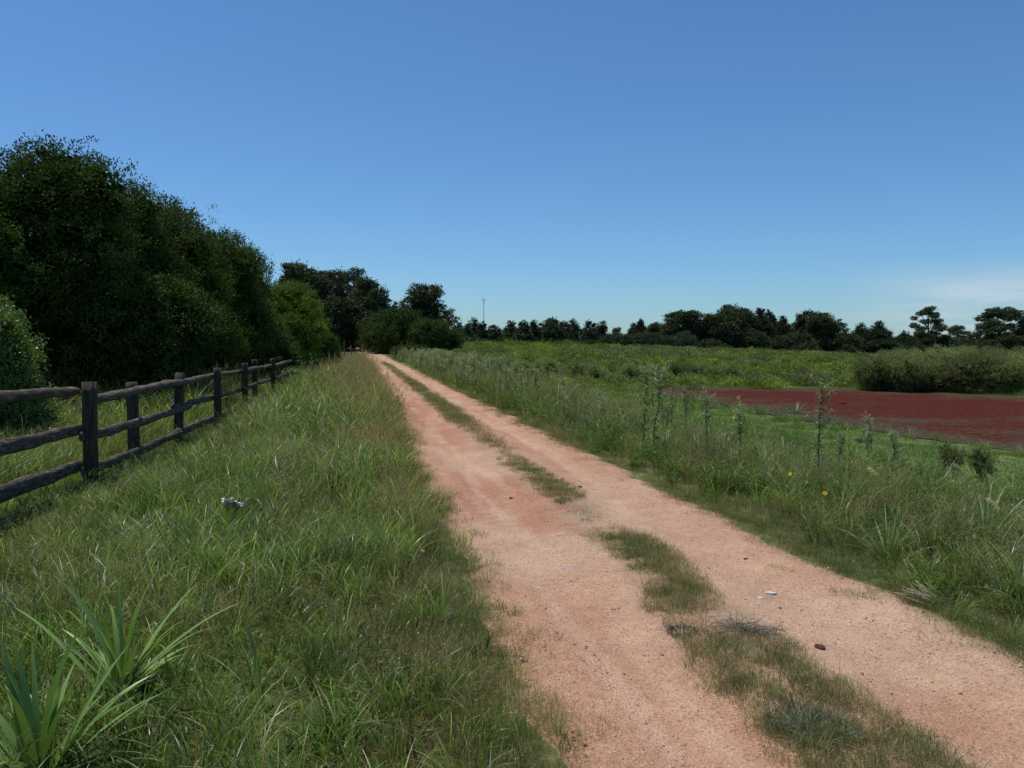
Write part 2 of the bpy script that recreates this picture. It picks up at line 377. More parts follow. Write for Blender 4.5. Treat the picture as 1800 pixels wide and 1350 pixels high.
# ------------------------------------------------------------------ plant prototypes for ground cover (stuff)
PC = bpy.data.collections.new('ground_cover_pieces'); PROTO = {}; _pn = [0]
def proto(key, mb, mat):
    nm = 'p%03d_' % _pn[0] + key; ob = bpy.data.objects.new(nm, mb.mesh(nm, mat)); PC.objects.link(ob)
    PROTO.setdefault(key, []).append(_pn[0]); _pn[0] += 1
def rc(rng, n, a, b, j=.12):
    k = rng.random((n, 1)); return (np.array(a) * (1 - k) + np.array(b) * k) * (1 + j * (rng.random((n, 1)) - .5) * 2)
def disc(rng, n, r):
    a = rng.random(n) * 2 * np.pi; q = r * np.sqrt(rng.random(n)); return np.column_stack([np.cos(a) * q, np.sin(a) * q, np.full(n, -.02)])
def leanv(rng, base, spread=1.):
    a = np.arctan2(base[:, 1], base[:, 0]) + rng.normal(0, 1.1, len(base)) * spread; return np.column_stack([np.cos(a), np.sin(a)])
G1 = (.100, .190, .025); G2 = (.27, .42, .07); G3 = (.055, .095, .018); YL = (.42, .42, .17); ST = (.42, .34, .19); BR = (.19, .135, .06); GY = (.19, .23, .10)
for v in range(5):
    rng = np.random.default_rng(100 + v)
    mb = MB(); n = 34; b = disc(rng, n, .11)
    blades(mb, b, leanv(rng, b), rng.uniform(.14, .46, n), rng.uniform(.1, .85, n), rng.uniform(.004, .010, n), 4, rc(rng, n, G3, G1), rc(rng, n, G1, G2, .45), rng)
    n = 9; b = disc(rng, n, .17); blades(mb, b, leanv(rng, b), rng.uniform(.1, .38, n), rng.uniform(.3, 1.1, n), rng.uniform(.004, .009, n), 4, rc(rng, n, ST, BR), rc(rng, n, ST, YL), rng)  # dry straw blades; their yellow tips are also painted as thin highlights
    n = 5; b = disc(rng, n, .13); blades(mb, b, leanv(rng, b), rng.uniform(.25, .5, n), rng.uniform(.2, .9, n), rng.uniform(.008, .014, n), 5, rc(rng, n, G1, G1), rc(rng, n, (.45, .5, .2), (.6, .6, .34)), rng)  # wide blades with pale tips painted as sunlit highlights
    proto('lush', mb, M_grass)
    mb = MB(); n = 26; b = disc(rng, n, .15); h = rng.uniform(.3, .62, n)
    C = blades(mb, b, leanv(rng, b), h, rng.uniform(.05, .4, n), rng.uniform(.0018, .003, n), 4, rc(rng, n, G1, BR), rc(rng, n, (.30, .18, .09), ST), rng, .5)
    tips = C[:, -1]; dr = unit(C[:, -1] - C[:, -2]); k = 9
    P = np.repeat(tips, k, 0) - np.repeat(dr, k, 0) * rng.uniform(0, .11, (n * k, 1)) + rng.normal(0, .0035, (n * k, 3))
    D = np.repeat(dr, k, 0) + rng.normal(0, .35, (n * k, 3)); leaves(mb, P, D, rng.normal(size=D.shape), rng.uniform(.008, .016, n * k), rng.uniform(.003, .006, n * k), rc(rng, n * k, (.5, .4, .24), (.30, .17, .08), .3))
    n = 22; b = disc(rng, n, .15); blades(mb, b, leanv(rng, b), rng.uniform(.1, .35, n), rng.uniform(.1, .8, n), rng.uniform(.003, .005, n), 3, rc(rng, n, G3, G1), rc(rng, n, G1, GY), rng)
    proto('seed', mb, M_grass)
    mb = MB(); n = 150; b = disc(rng, n, .13)
    blades(mb, b, leanv(rng, b), rng.uniform(.02, .075, n), rng.uniform(.2, 1.3, n), rng.uniform(.0018, .0035, n), 2, rc(rng, n, (.16, .17, .07), (.10, .14, .045)), rc(rng, n, (.12, .17, .055), (.2, .24, .09)), rng)
    proto('mat', mb, M_grass)
    mb = MB(); n = 90; b = disc(rng, n, .12)
    blades(mb, b, leanv(rng, b), rng.uniform(.03, .12, n), rng.uniform(.1, 1., n), rng.uniform(.0015, .003, n), 2, rc(rng, n, BR, ST), rc(rng, n, (.17, .12, .06), ST), rng)
    proto('drymat', mb, M_grass)
    mb = MB(); n = 34; b = disc(rng, n, .09)
    blades(mb, b, leanv(rng, b, .5), rng.uniform(.3, .68, n), rng.uniform(.35, 1.05, n), rng.uniform(.007, .013, n), 6, rc(rng, n, G3, G1), rc(rng, n, (.10, .16, .05), (.19, .24, .11)), rng)
    n = 4; b = disc(rng, n, .06); blades(mb, b, leanv(rng, b), rng.uniform(.3, .6, n), rng.uniform(.7, 1.1, n), rng.uniform(.005, .009, n), 6, rc(rng, n, ST, BR), rc(rng, n, ST, ST), rng)
    proto('broad', mb, M_grass)
    mb = MB(); n = 26; b = disc(rng, n, .2)
    blades(mb, b, leanv(rng, b), rng.uniform(.15, .5, n), rng.uniform(.5, 1.3, n), rng.uniform(.0025, .006, n), 5, rc(rng, n, ST, BR), rc(rng, n, ST, (.4, .34, .2)), rng)
    proto('straw', mb, M_grass)
    mb = MB(); n = 260; b = disc(rng, n, .5)
    blades(mb, b, leanv(rng, b), rng.uniform(.03, .13, n), rng.uniform(.2, 1.2, n), rng.uniform(.008, .016, n), 2, rc(rng, n, G3, G1), rc(rng, n, (.13, .20, .045), (.28, .36, .10)), rng)
    proto('turf', mb, M_grass)
    # leafy herb: short upright stems carrying small leaves
    mb = MB(); ns_ = 12; b = disc(rng, ns_, .13); h = rng.uniform(.15, .42, ns_); ln = leanv(rng, b); k = 26
    tt = rng.random((ns_, k)); P = np.zeros((ns_, k, 3)); P[..., :2] = b[:, None, :2] + ln[:, None, :] * (h[:, None] * .35 * tt ** 1.5)[..., None]; P[..., 2] = h[:, None] * tt
    P = P.reshape(-1, 3); D = rng.normal(size=P.shape); D[:, 2] = np.abs(D[:, 2]) * .6 + .2
    leaves(mb, P, D, np.array((0, 0, 1.)) + rng.normal(0, .5, P.shape), rng.uniform(.025, .05, len(P)), rng.uniform(.008, .017, len(P)), rc(rng, len(P), G1, (.11, .17, .05)))
    blades(mb, b, ln, h, np.full(ns_, .35), np.full(ns_, .004), 3, rc(rng, ns_, G3, BR), rc(rng, ns_, G1, G2), rng, .5)
    proto('herb', mb, M_weed)
def weed_mesh(mb, h, rng, dens=110, bushy=.0, pale=(.27, .33, .15), dk=(.12, .17, .06)):
    """tall upright grey-green weed: stem(s) clothed in narrow leaves, branching flower top"""
    P0 = np.array([(0, 0, -.03), (rng.normal(0, .02) * h, rng.normal(0, .02) * h, h * .35), (rng.normal(0, .035) * h, rng.normal(0, .035) * h, h * .7), (rng.normal(0, .05) * h, rng.normal(0, .05) * h, h)])
    zz = np.linspace(-.03, h, 7); st_ = np.column_stack([np.interp(zz, P0[:, 2], P0[:, 0]), np.interp(zz, P0[:, 2], P0[:, 1]), zz])
    tube(mb, st_, np.linspace(.008, .003, 7), 5, (.10, .12, .06))
    n = int(dens * h / 1.6); t_ = np.clip(rng.random(n) ** .75 + rng.normal(0, .03, n), 0, 1); P = np.column_stack([np.interp(t_ * h, zz, st_[:, 0]), np.interp(t_ * h, zz, st_[:, 1]), t_ * h])
    D = rng.normal(size=P.shape); D[:, 2] = rng.uniform(-.2, .9, n)
    leaves(mb, P, D, np.array((0, 0, 1.)) + rng.normal(0, .4, P.shape), rng.uniform(.06, .12, n) * (1.25 - .6 * t_), rng.uniform(.012, .026, n), rc(rng, n, dk, pale))
    nb = 20
    for q in range(nb):
        z0 = h * (.3 + .68 * rng.random() ** .6); a = rng.random() * 6.28; L = h * rng.uniform(.07, .2)
        base = np.array((np.interp(z0, zz, st_[:, 0]), np.interp(z0, zz, st_[:, 1]), z0)); tip = base + np.array((math.cos(a) * L * .75, math.sin(a) * L * .75, L * .8))
        mid = (base + tip) / 2 + np.array((math.cos(a), math.sin(a), -.3)) * L * .1
        tube(mb, [base, mid, tip], [.003, .0022, .0015], 4, (.14, .16, .08))
        k = 16; s_ = rng.uniform(.25, 1.05, (k, 1)); Pp = base + (tip - base) * s_ + rng.normal(0, .012, (k, 3)); D = rng.normal(size=(k, 3)); D[:, 2] += .8
        leaves(mb, Pp, D, rng.normal(size=(k, 3)), rng.uniform(.018, .04, k), rng.uniform(.008, .016, k), rc(rng, k, (.26, .30, .15), (.48, .50, .33)))
for v in range(5):
    rng = np.random.default_rng(300 + v); mb = MB()
    for q in range(3):
        m2 = MB(); weed_mesh(m2, rng.uniform(.55, 1.0), rng, 85); off = np.array((*rng.normal(0, .12, 2), 0))
        for VV, cc in zip(m2.V, m2.C): pass
        base = mb.n
        for VV in m2.V: mb.V.append(VV + off)
        mb.Q += [f + base for f in m2.Q]; mb.T += [f + base for f in m2.T]; mb.C += m2.C; mb.n += m2.n
    proto('weed', mb, M_weed)
for v in range(6):                         # low shrub pieces for the far scrub
    rng = np.random.default_rng(400 + v); mb = MB(); n = 620
    u = unit(rng.normal(size=(n, 3))); u[:, 2] = np.abs(u[:, 2]); rr = .5 * rng.uniform(.55, 1.05, (n, 1)) * (1 + .35 * np.sin(u[:, 0:1] * 5 + v) * np.cos(u[:, 1:2] * 4))
    P = u * rr * np.array((1.1, 1.1, .85)); D = u + rng.normal(0, .5, u.shape) + np.array((0, 0, .6))
    lo, hi = ((.12, .17, .035), (.30, .37, .09)) if v < 4 else ((.12, .14, .06), (.25, .27, .13))
    leaves(mb, P, D, rng.normal(size=P.shape), rng.uniform(.06, .15, n), rng.uniform(.03, .06, n), rc(rng, n, lo, hi))
    proto('scrub' if v < 4 else 'greyscrub', mb, M_bush)

ng = bpy.data.node_groups.new('spread_pieces', 'GeometryNodeTree')
ng.interface.new_socket('Geometry', in_out='INPUT', socket_type='NodeSocketGeometry'); ng.interface.new_socket('Geometry', in_out='OUTPUT', socket_type='NodeSocketGeometry')
gi = ng.nodes.new('NodeGroupInput'); go = ng.nodes.new('NodeGroupOutput')
ci = ng.nodes.new('GeometryNodeCollectionInfo'); ci.inputs['Collection'].default_value = PC; ci.inputs['Separate Children'].default_value = True; ci.inputs['Reset Children'].default_value = True
ip = ng.nodes.new('GeometryNodeInstanceOnPoints'); ip.inputs['Pick Instance'].default_value = True
def nattr(nm, ty):
    n = ng.nodes.new('GeometryNodeInputNamedAttribute'); n.data_type = ty; n.inputs['Name'].default_value = nm; return n.outputs['Attribute']
ng.links.new(gi.outputs[0], ip.inputs['Points']); ng.links.new(ci.outputs[0], ip.inputs['Instance'])
ng.links.new(nattr('idx', 'INT'), ip.inputs['Instance Index']); ng.links.new(nattr('rot', 'FLOAT_VECTOR'), ip.inputs['Rotation']); ng.links.new(nattr('scl', 'FLOAT_VECTOR'), ip.inputs['Scale'])
ng.links.new(ip.outputs[0], go.inputs[0])
def spread(name, label, cat, XY, keys, probs, scale, rng, tilt=.12, zs=1., sink=0.):
    """keys: prototype kinds; probs (n,len(keys)) or (len(keys))"""
    XY = np.asarray(XY); n = len(XY); z = H(XY[:, 0], XY[:, 1]) - sink
    me = bpy.data.meshes.new(name); me.vertices.add(n); me.vertices.foreach_set('co', np.column_stack([XY, z]).astype(np.float32).ravel())
    pr = np.asarray(probs, float); pr = np.tile(pr, (n, 1)) if pr.ndim == 1 else pr; pr = pr / pr.sum(1, keepdims=True)
    kk = (rng.random((n, 1)) > np.cumsum(pr, 1)).sum(1).clip(0, len(keys) - 1)
    tab = [PROTO[k_] for k_ in keys]; idx = np.array([tab[a][int(b * len(tab[a]))] for a, b in zip(kk, rng.random(n))], np.int32)
    rot = np.column_stack([rng.normal(0, tilt, n), rng.normal(0, tilt, n), rng.random(n) * 6.283]).astype(np.float32)
    s_ = np.asarray(scale) * rng.uniform(.7, 1.3, n); scl = np.column_stack([s_, s_, s_ * zs]).astype(np.float32)
    for nm, ty, dat, key in (('idx', 'INT', idx, 'value'), ('rot', 'FLOAT_VECTOR', rot, 'vector'), ('scl', 'FLOAT_VECTOR', scl, 'vector')):
        a = me.attributes.new(nm, ty, 'POINT'); a.data.foreach_set(key, dat.ravel())
    ob = bpy.data.objects.new(name, me); COL.objects.link(ob); md = ob.modifiers.new('spread', 'NODES'); md.node_group = ng
    tag(ob, label, cat, kind='stuff'); return ob
def area(rng, d0, d1, y0, y1, dens, dfun=None, fov=.72):
    """random x,Y with density dens(Y) per m2 between offsets d0..d1 of the track, inside the view wedge"""
    out_ = []; ysteps = gspace(y0, y1, .5, 1.06)
    for a, b in zip(ysteps[:-1], ysteps[1:]):
        b = min(b, y1); ym = (a + b) / 2; n = rng.poisson(max(0, dens(ym) * (d1 - d0) * (b - a)))
        Y = rng.uniform(a, b, n); d_ = rng.uniform(d0, d1, n); x = d_ + xc(Y); ok = np.abs(x) < fov * Y + 1.2
        out_.append(np.column_stack([x[ok], Y[ok]]))
    P = np.concatenate(out_)
    if dfun is not None: P = P[rng.random(len(P)) < dfun(P[:, 0], P[:, 1], doff(P[:, 0], P[:, 1]))]
    return P

# ---- left verge
rng = np.random.default_rng(11)
FX = lambda Y: -4.93 - .155 * (Y - 9.1)      # fence line
P = area(rng, -4.6, -1.02, 1.2, 75, lambda y: 72 if y < 6 else max(6, 72 * (6 / y) ** 1.1), lambda x, Y, d: np.clip((-d - 1.16 + (fbm(x * 1.6, Y * 1.6, 85) - .5) * .7) / .15, 0, 1) * (.35 + .65 * S((fbm(x * 2.6, Y * 2.6, 87) - .3) / .25)))
P2 = area(rng, -14, -4.6, 3.5, 60, lambda y: 40 if y < 8 else max(3, 40 * (8 / y) ** 1.3), lambda x, Y, d: np.where((x < -7 - .19 * Y) & (Y > 15), .12, 1.))
P = np.concatenate([P, P2]); d = doff(P[:, 0], P[:, 1]); nn = fbm(P[:, 0] * .5, P[:, 1] * .5, 81); n2 = fbm(P[:, 0] * .8 + 9, P[:, 1] * .8, 83)
edge = S((d + 2.6) / 1.0)
pr = np.column_stack([1.1 + 0 * d, .12 + .9 * edge + .6 * S((nn - .52) / .12), .08 + .5 * S((n2 - .6) / .1) * (d < -2.5), .09 * (d < -2.0), .2 * (d < -2), .6 * S((d + 1.6) / .4)])
sc_ = np.where(P[:, 1] < 10, 1, np.clip(P[:, 1] / 10, 1, 2.0)) * (.8 + .5 * (n2 - .3)) * np.where(d > -1.5, .55, 1) * np.interp(P[:, 1], [2, 4, 7, 10], [.62, .7, .85, 1])
sc_ = sc_ * (1 - .5 * (1 - S((np.abs(P[:, 0] - FX(P[:, 1]) - .1) - .35) / .6)))
ROS = [px_plane(a, b) for a, b in ((215, 1215), (70, 1372), (448, 1205), (455, 872), (268, 935), (298, 845), (18, 1060))]
nearr = np.min([np.hypot(P[:, 0] - a, P[:, 1] - b + .12) for a, b in ROS], axis=0); sc_ = sc_ * np.clip(.35 + (nearr - .15) / .35, .4, 1)
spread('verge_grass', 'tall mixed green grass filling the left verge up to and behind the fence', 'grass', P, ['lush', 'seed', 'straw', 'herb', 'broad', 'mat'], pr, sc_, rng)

P = np.concatenate([area(rng, -9, -1.85, 1.2, 26, lambda y: 10 * min(1, (6 / y) ** .8)), area(rng, 1.95, 5., 1.5, 30, lambda y: 10 * min(1, (6 / y) ** .8))])
spread('undergrowth', 'short green grass growing thickly under the taller verge grass', 'grass', P, ['turf', 'mat', 'drymat'], [1, .3, .2], .9, rng, .12)

# ---- fringe of short grass on both edges of the track and the strip between the ruts
P = np.concatenate([area(rng, -1.8, -1.0, 1.2, 50, lambda y: 260 * min(1, (6 / y) ** 1.2), lambda x, Y, d: np.clip((-d - 1.0 + (fbm(x * 3, Y * 3, 89) - .5) * .4) / .45, 0, 1) ** 1.5 * (.3 + .7 * S((fbm(x * 2, Y * 2, 91) - .3) / .2))),
                    area(rng, .95, 2.0, 1.2, 50, lambda y: 330 * min(1, (6 / y) ** 1.2), lambda x, Y, d: np.clip((d - .98 + (fbm(x * 3, Y * 3, 90) - .5) * .5) / .5, 0.02, 1) ** 1.6 * (.35 + .65 * S((fbm(x * 2, Y * 2, 93) - .25) / .2)))])
pr = np.column_stack([np.full(len(P), 1.2), np.full(len(P), .5), .03 * (P[:, 1] > 8)]); spread('edge_grass', 'short matted grass creeping over both edges of the pink track', 'grass', P, ['mat', 'drymat', 'herb'], pr * np.column_stack([np.ones(len(P)), .5 + 1.6 * (np.abs(doff(P[:, 0], P[:, 1])) < 1.3), np.ones(len(P))]), np.where(P[:, 1] < 12, .8, 1.4), rng, .2)
def cdens(x, Y, d):
    w_ = np.interp(Y, [2.6, 3.2, 4.2, 4.35, 4.6, 4.75, 6.5, 6.8, 8.0, 8.3, 11, 12, 15, 17, 60], [.28, .29, .25, .12, .1, .19, .2, .1, .1, .2, .18, .12, .14, .2, .22])
    f = np.interp(Y, [2.6, 4.2, 4.35, 4.6, 4.75, 6.5, 6.8, 8.0, 8.3, 11, 12, 15, 17, 60], [1, 1, .25, .25, 1, 1, .12, .12, 1, .8, .3, .3, 1, 1])
    c0 = np.interp(Y, [2.8, 4.0, 4.5, 6, 12], [-.06, -.06, -.12, .08, .06]); wob = (fbm(Y * 1.3, x * 0, 95) - .5) * .14
    return f * np.clip(1.3 - (np.abs(d - c0 - wob) / w_) ** 3, 0, 1) * S((fbm(x * 3.2, Y * 3.2, 97) - .15) / .25)
P = area(rng, -.5, .5, 1.2, 70, lambda y: 750 * min(1, (5 / y) ** 1.3), cdens); d = doff(P[:, 0], P[:, 1])
k = S((fbm(P[:, 0] * 1.7, P[:, 1] * 1.7, 99) - .42) / .2) + S((d - .05) / .2) + ((P[:, 1] > 11) & (P[:, 1] < 16)) * 2. + (P[:, 1] < 4.4) * .5
pr = np.column_stack([1.3 + 0 * k, .9 * k]); spread('centre_grass', 'short grey green grass strip between the two wheel ruts', 'grass', P, ['mat', 'drymat'], pr, np.where(P[:, 1] < 12, .8, 1.35), rng, .25)

# ---- right verge
P = area(rng, 1.25, 6.5, 1.5, 80, lambda y: 50 if y < 7 else max(4, 50 * (7 / y) ** 1.15), lambda x, Y, d: np.clip((d - 1.3) / .3, .15, 1) * (1 - .93 * S((d - 3.2) / 1.6)))
d = doff(P[:, 0], P[:, 1]); nn = fbm(P[:, 0] * .6, P[:, 1] * .6, 101)
pr = np.column_stack([.7 + 0 * d, .25 + .9 * S((nn - .5) / .12), .8 * S((d - 1.6) / .3) * (1 - .6 * S((P[:, 1] - 14) / 10)), .22 + 0 * d, .18 + 0 * d, .55 * S((.5 - np.abs(d - 1.3)) / .3)])
sc_ = np.where(P[:, 1] < 12, 1, np.clip(P[:, 1] / 12, 1, 1.7)) * np.interp(d, [1.2, 1.6, 2.1, 3.2, 5], [.3, .5, .85, .7, .45]) * (.75 + .5 * fbm(P[:, 0] * .9, P[:, 1] * .9, 105))
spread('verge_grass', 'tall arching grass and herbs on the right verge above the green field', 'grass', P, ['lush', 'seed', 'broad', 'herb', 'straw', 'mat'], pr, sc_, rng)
P = area(rng, 1.6, 5.0, 13, 85, lambda y: (2.4 if y < 40 else 1.5) * min(1, .12 + max(0, y - 15) / 14), lambda x, Y, d: np.clip(1.2 - np.abs(d - 3.0) / 2.6, 0, 1) * S((fbm(x * .4, Y * .4, 107) - .3) / .2))
spread('weeds', 'grey green upright weeds crowding the right verge of the track', 'weeds', P, ['weed'], [1.], np.where(P[:, 1] < 30, .8, 1.0), rng, .08)

# ---- low green field: turf, tussocks and far scrub
P = area(rng, 4.0, 62, 5, 75, lambda y: 7 * min(1, (16 / y) ** .9), lambda x, Y, d: (~inside(pond_poly, x, Y)) * 1.)
spread('field_turf', 'short green turf around the red pond', 'grass', P, ['turf', 'lush', 'herb'], [1, .16, .12], np.clip(P[:, 1] / 26, .85, 1.5), rng, .1)
P = area(rng, 5., 9.5, 6, 60, lambda y: 2.2, lambda x, Y, d: S((fbm(x * .5, Y * .5, 111) - .45) / .15)); P = P[~inside(pond_poly, P[:, 0], P[:, 1])]
spread('tussocks', 'loose tussocks and broad herbs at the foot of the right bank', 'grass', P, ['lush', 'herb', 'broad', 'weed'], [1, 1, .5, .12], 1.0, rng, .1)
def sdens(x, Y, d):
    near = np.interp(d, [4, 12, 20, 40, 60, 120], [34, 38, 44, 52, 56, 58]) + (fbm(x * .12, Y * .12, 113) - .5) * 22
    return S((Y - near) / 6) * (.25 + .75 * S((fbm(x * .25, Y * .25, 115) - .38) / .15))
P = area(rng, 4, 150, 32, 175, lambda y: 1.7 if y < 90 else .95, sdens, .70)
gp = S((fbm(P[:, 0] * .1, P[:, 1] * .1, 117) - .5) / .1); pr = np.column_stack([1.4 - gp, .25 + .9 * gp])
spread('field_scrub', 'low yellow green scrub spreading over the far field below the trees', 'scrub', P, ['scrub', 'greyscrub'], pr, np.interp(P[:, 1], [35, 60, 100, 170], [.9, 1.2, 1.3, 1.35]) * (.3 + 1.6 * fbm(P[:, 0] * .35, P[:, 1] * .35, 119)) , rng, .1, .95)

# ---- gravel on the track
rng = np.random.default_rng(17); P = area(rng, -1.25, 1.3, 1.5, 16, lambda y: 900 * min(1, (4 / y) ** 1.2)); n = len(P)
octv = np.array([(1, 0, 0), (-1, 0, 0), (0, 1, 0), (0, -1, 0), (0, 0, 1), (0, 0, -1)], float); octf = np.array([(0, 2, 4), (2, 1, 4), (1, 3, 4), (3, 0, 4), (2, 0, 5), (1, 2, 5), (3, 1, 5), (0, 3, 5)])
r_ = .002 + .010 * rng.random(n) ** 5; r_[rng.random(n) < .006] *= 1.5
zz = Hbase(P[:, 0], P[:, 1]) + Hroad(doff(P[:, 0], P[:, 1]), P[:, 1]) + (fbm(P[:, 0] * 2.5, P[:, 1] * 2.5, 50) - .5) * .022 + .004
V = octv[None] * r_[:, None, None] * rng.uniform(.6, 1.25, (n, 6, 1)) * np.array((1.2, 1, .7)); a = rng.random(n) * 6.28; ca, sa = np.cos(a)[:, None], np.sin(a)[:, None]
V = np.stack([V[..., 0] * ca - V[..., 1] * sa, V[..., 0] * sa + V[..., 1] * ca, V[..., 2]], -1) + np.column_stack([P, zz])[:, None]
cc = rc(rng, n, (.22, .085, .06), (.5, .33, .25), .3); mb = MB(); mb.add(V.reshape(-1, 3), None, (octf[None] + np.arange(n)[:, None, None] * 6).reshape(-1, 3), np.repeat(cc, 6, 0))
tag(mb.obj('loose_gravel', M_vc), 'loose red and pale gravel strewn over the track', 'gravel', kind='stuff')

# ------------------------------------------------------------------ trees
def crown(mb, blobs, rng, dens, L, W, lo, hi, spr, per, up=.2, core=.5, coreL=.35, droop=0., cull=.72):
    B = np.array(blobs, float)
    for bi, b in enumerate(B):
        c = b[:3]; r = b[3:6]; area_ = 4 * np.pi * ((r[0] * r[1]) ** 1.6 / 3 + (r[0] * r[2]) ** 1.6 / 3 + (r[1] * r[2]) ** 1.6 / 3) ** (1 / 1.6)
        n = max(6, int(dens * area_)); u = unit(rng.normal(size=(n, 3)))
        ph = rng.random(3) * 6; lump = 1 + .16 * np.sin(u[:, 0] * 5 + ph[0]) * np.sin(u[:, 1] * 6 + ph[1]) + .12 * np.sin(u[:, 2] * 9 + ph[2]) + rng.normal(0, .06, n)
        P = c + u * r * (lump * rng.uniform(.82, 1.06, n))[:, None]
        keep = np.ones(n, bool)
        for bj, q in enumerate(B):
            if bj != bi: keep &= (((P - q[:3]) / q[3:6]) ** 2).sum(1) > cull ** 2
        P = P[keep]; u = u[keep]; n = len(P)
        if not n: continue
        Pl = np.repeat(P, per, 0) + rng.normal(0, spr, (n * per, 3)) * np.array((1, 1, .7)); ul = np.repeat(u, per, 0)
        D = ul * .8 + rng.normal(0, .6, Pl.shape) + np.array((0, 0, up)); N = ul * .5 + np.array((0, 0, .5)) + rng.normal(0, .6, Pl.shape)
        csp = rng.random((n, 1)); csp = np.repeat(csp, per, 0) * .75 + .25 * rng.random((n * per, 1))
        col = (np.array(lo) * (1 - csp) + np.array(hi) * csp) * rng.uniform(.85, 1.15, (n * per, 1))
        leaves(mb, Pl, D, N, rng.uniform(.65, 1.3, n * per) * L, rng.uniform(.7, 1.2, n * per) * W, col)
        if core > 0:  # large inner leaves added to stop light passing through the crown
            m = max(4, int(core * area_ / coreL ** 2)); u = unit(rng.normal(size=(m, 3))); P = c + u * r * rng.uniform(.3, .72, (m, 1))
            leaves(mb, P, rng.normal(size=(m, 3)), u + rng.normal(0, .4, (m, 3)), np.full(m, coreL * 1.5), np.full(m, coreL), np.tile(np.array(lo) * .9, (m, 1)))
def limb(mb, a, b, r0, r1, rng, k=5, wig=.08, col=(.09, .075, .06)):
    a = np.array(a, float); b = np.array(b, float); t_ = np.linspace(0, 1, k)[:, None]; P = a + (b - a) * t_
    L = np.linalg.norm(b - a); P[1:-1] += rng.normal(0, wig * L * .5, (k - 2, 3)) * np.array((1, 1, .4)); tube(mb, P, np.linspace(r0, r1, k), 6, col)
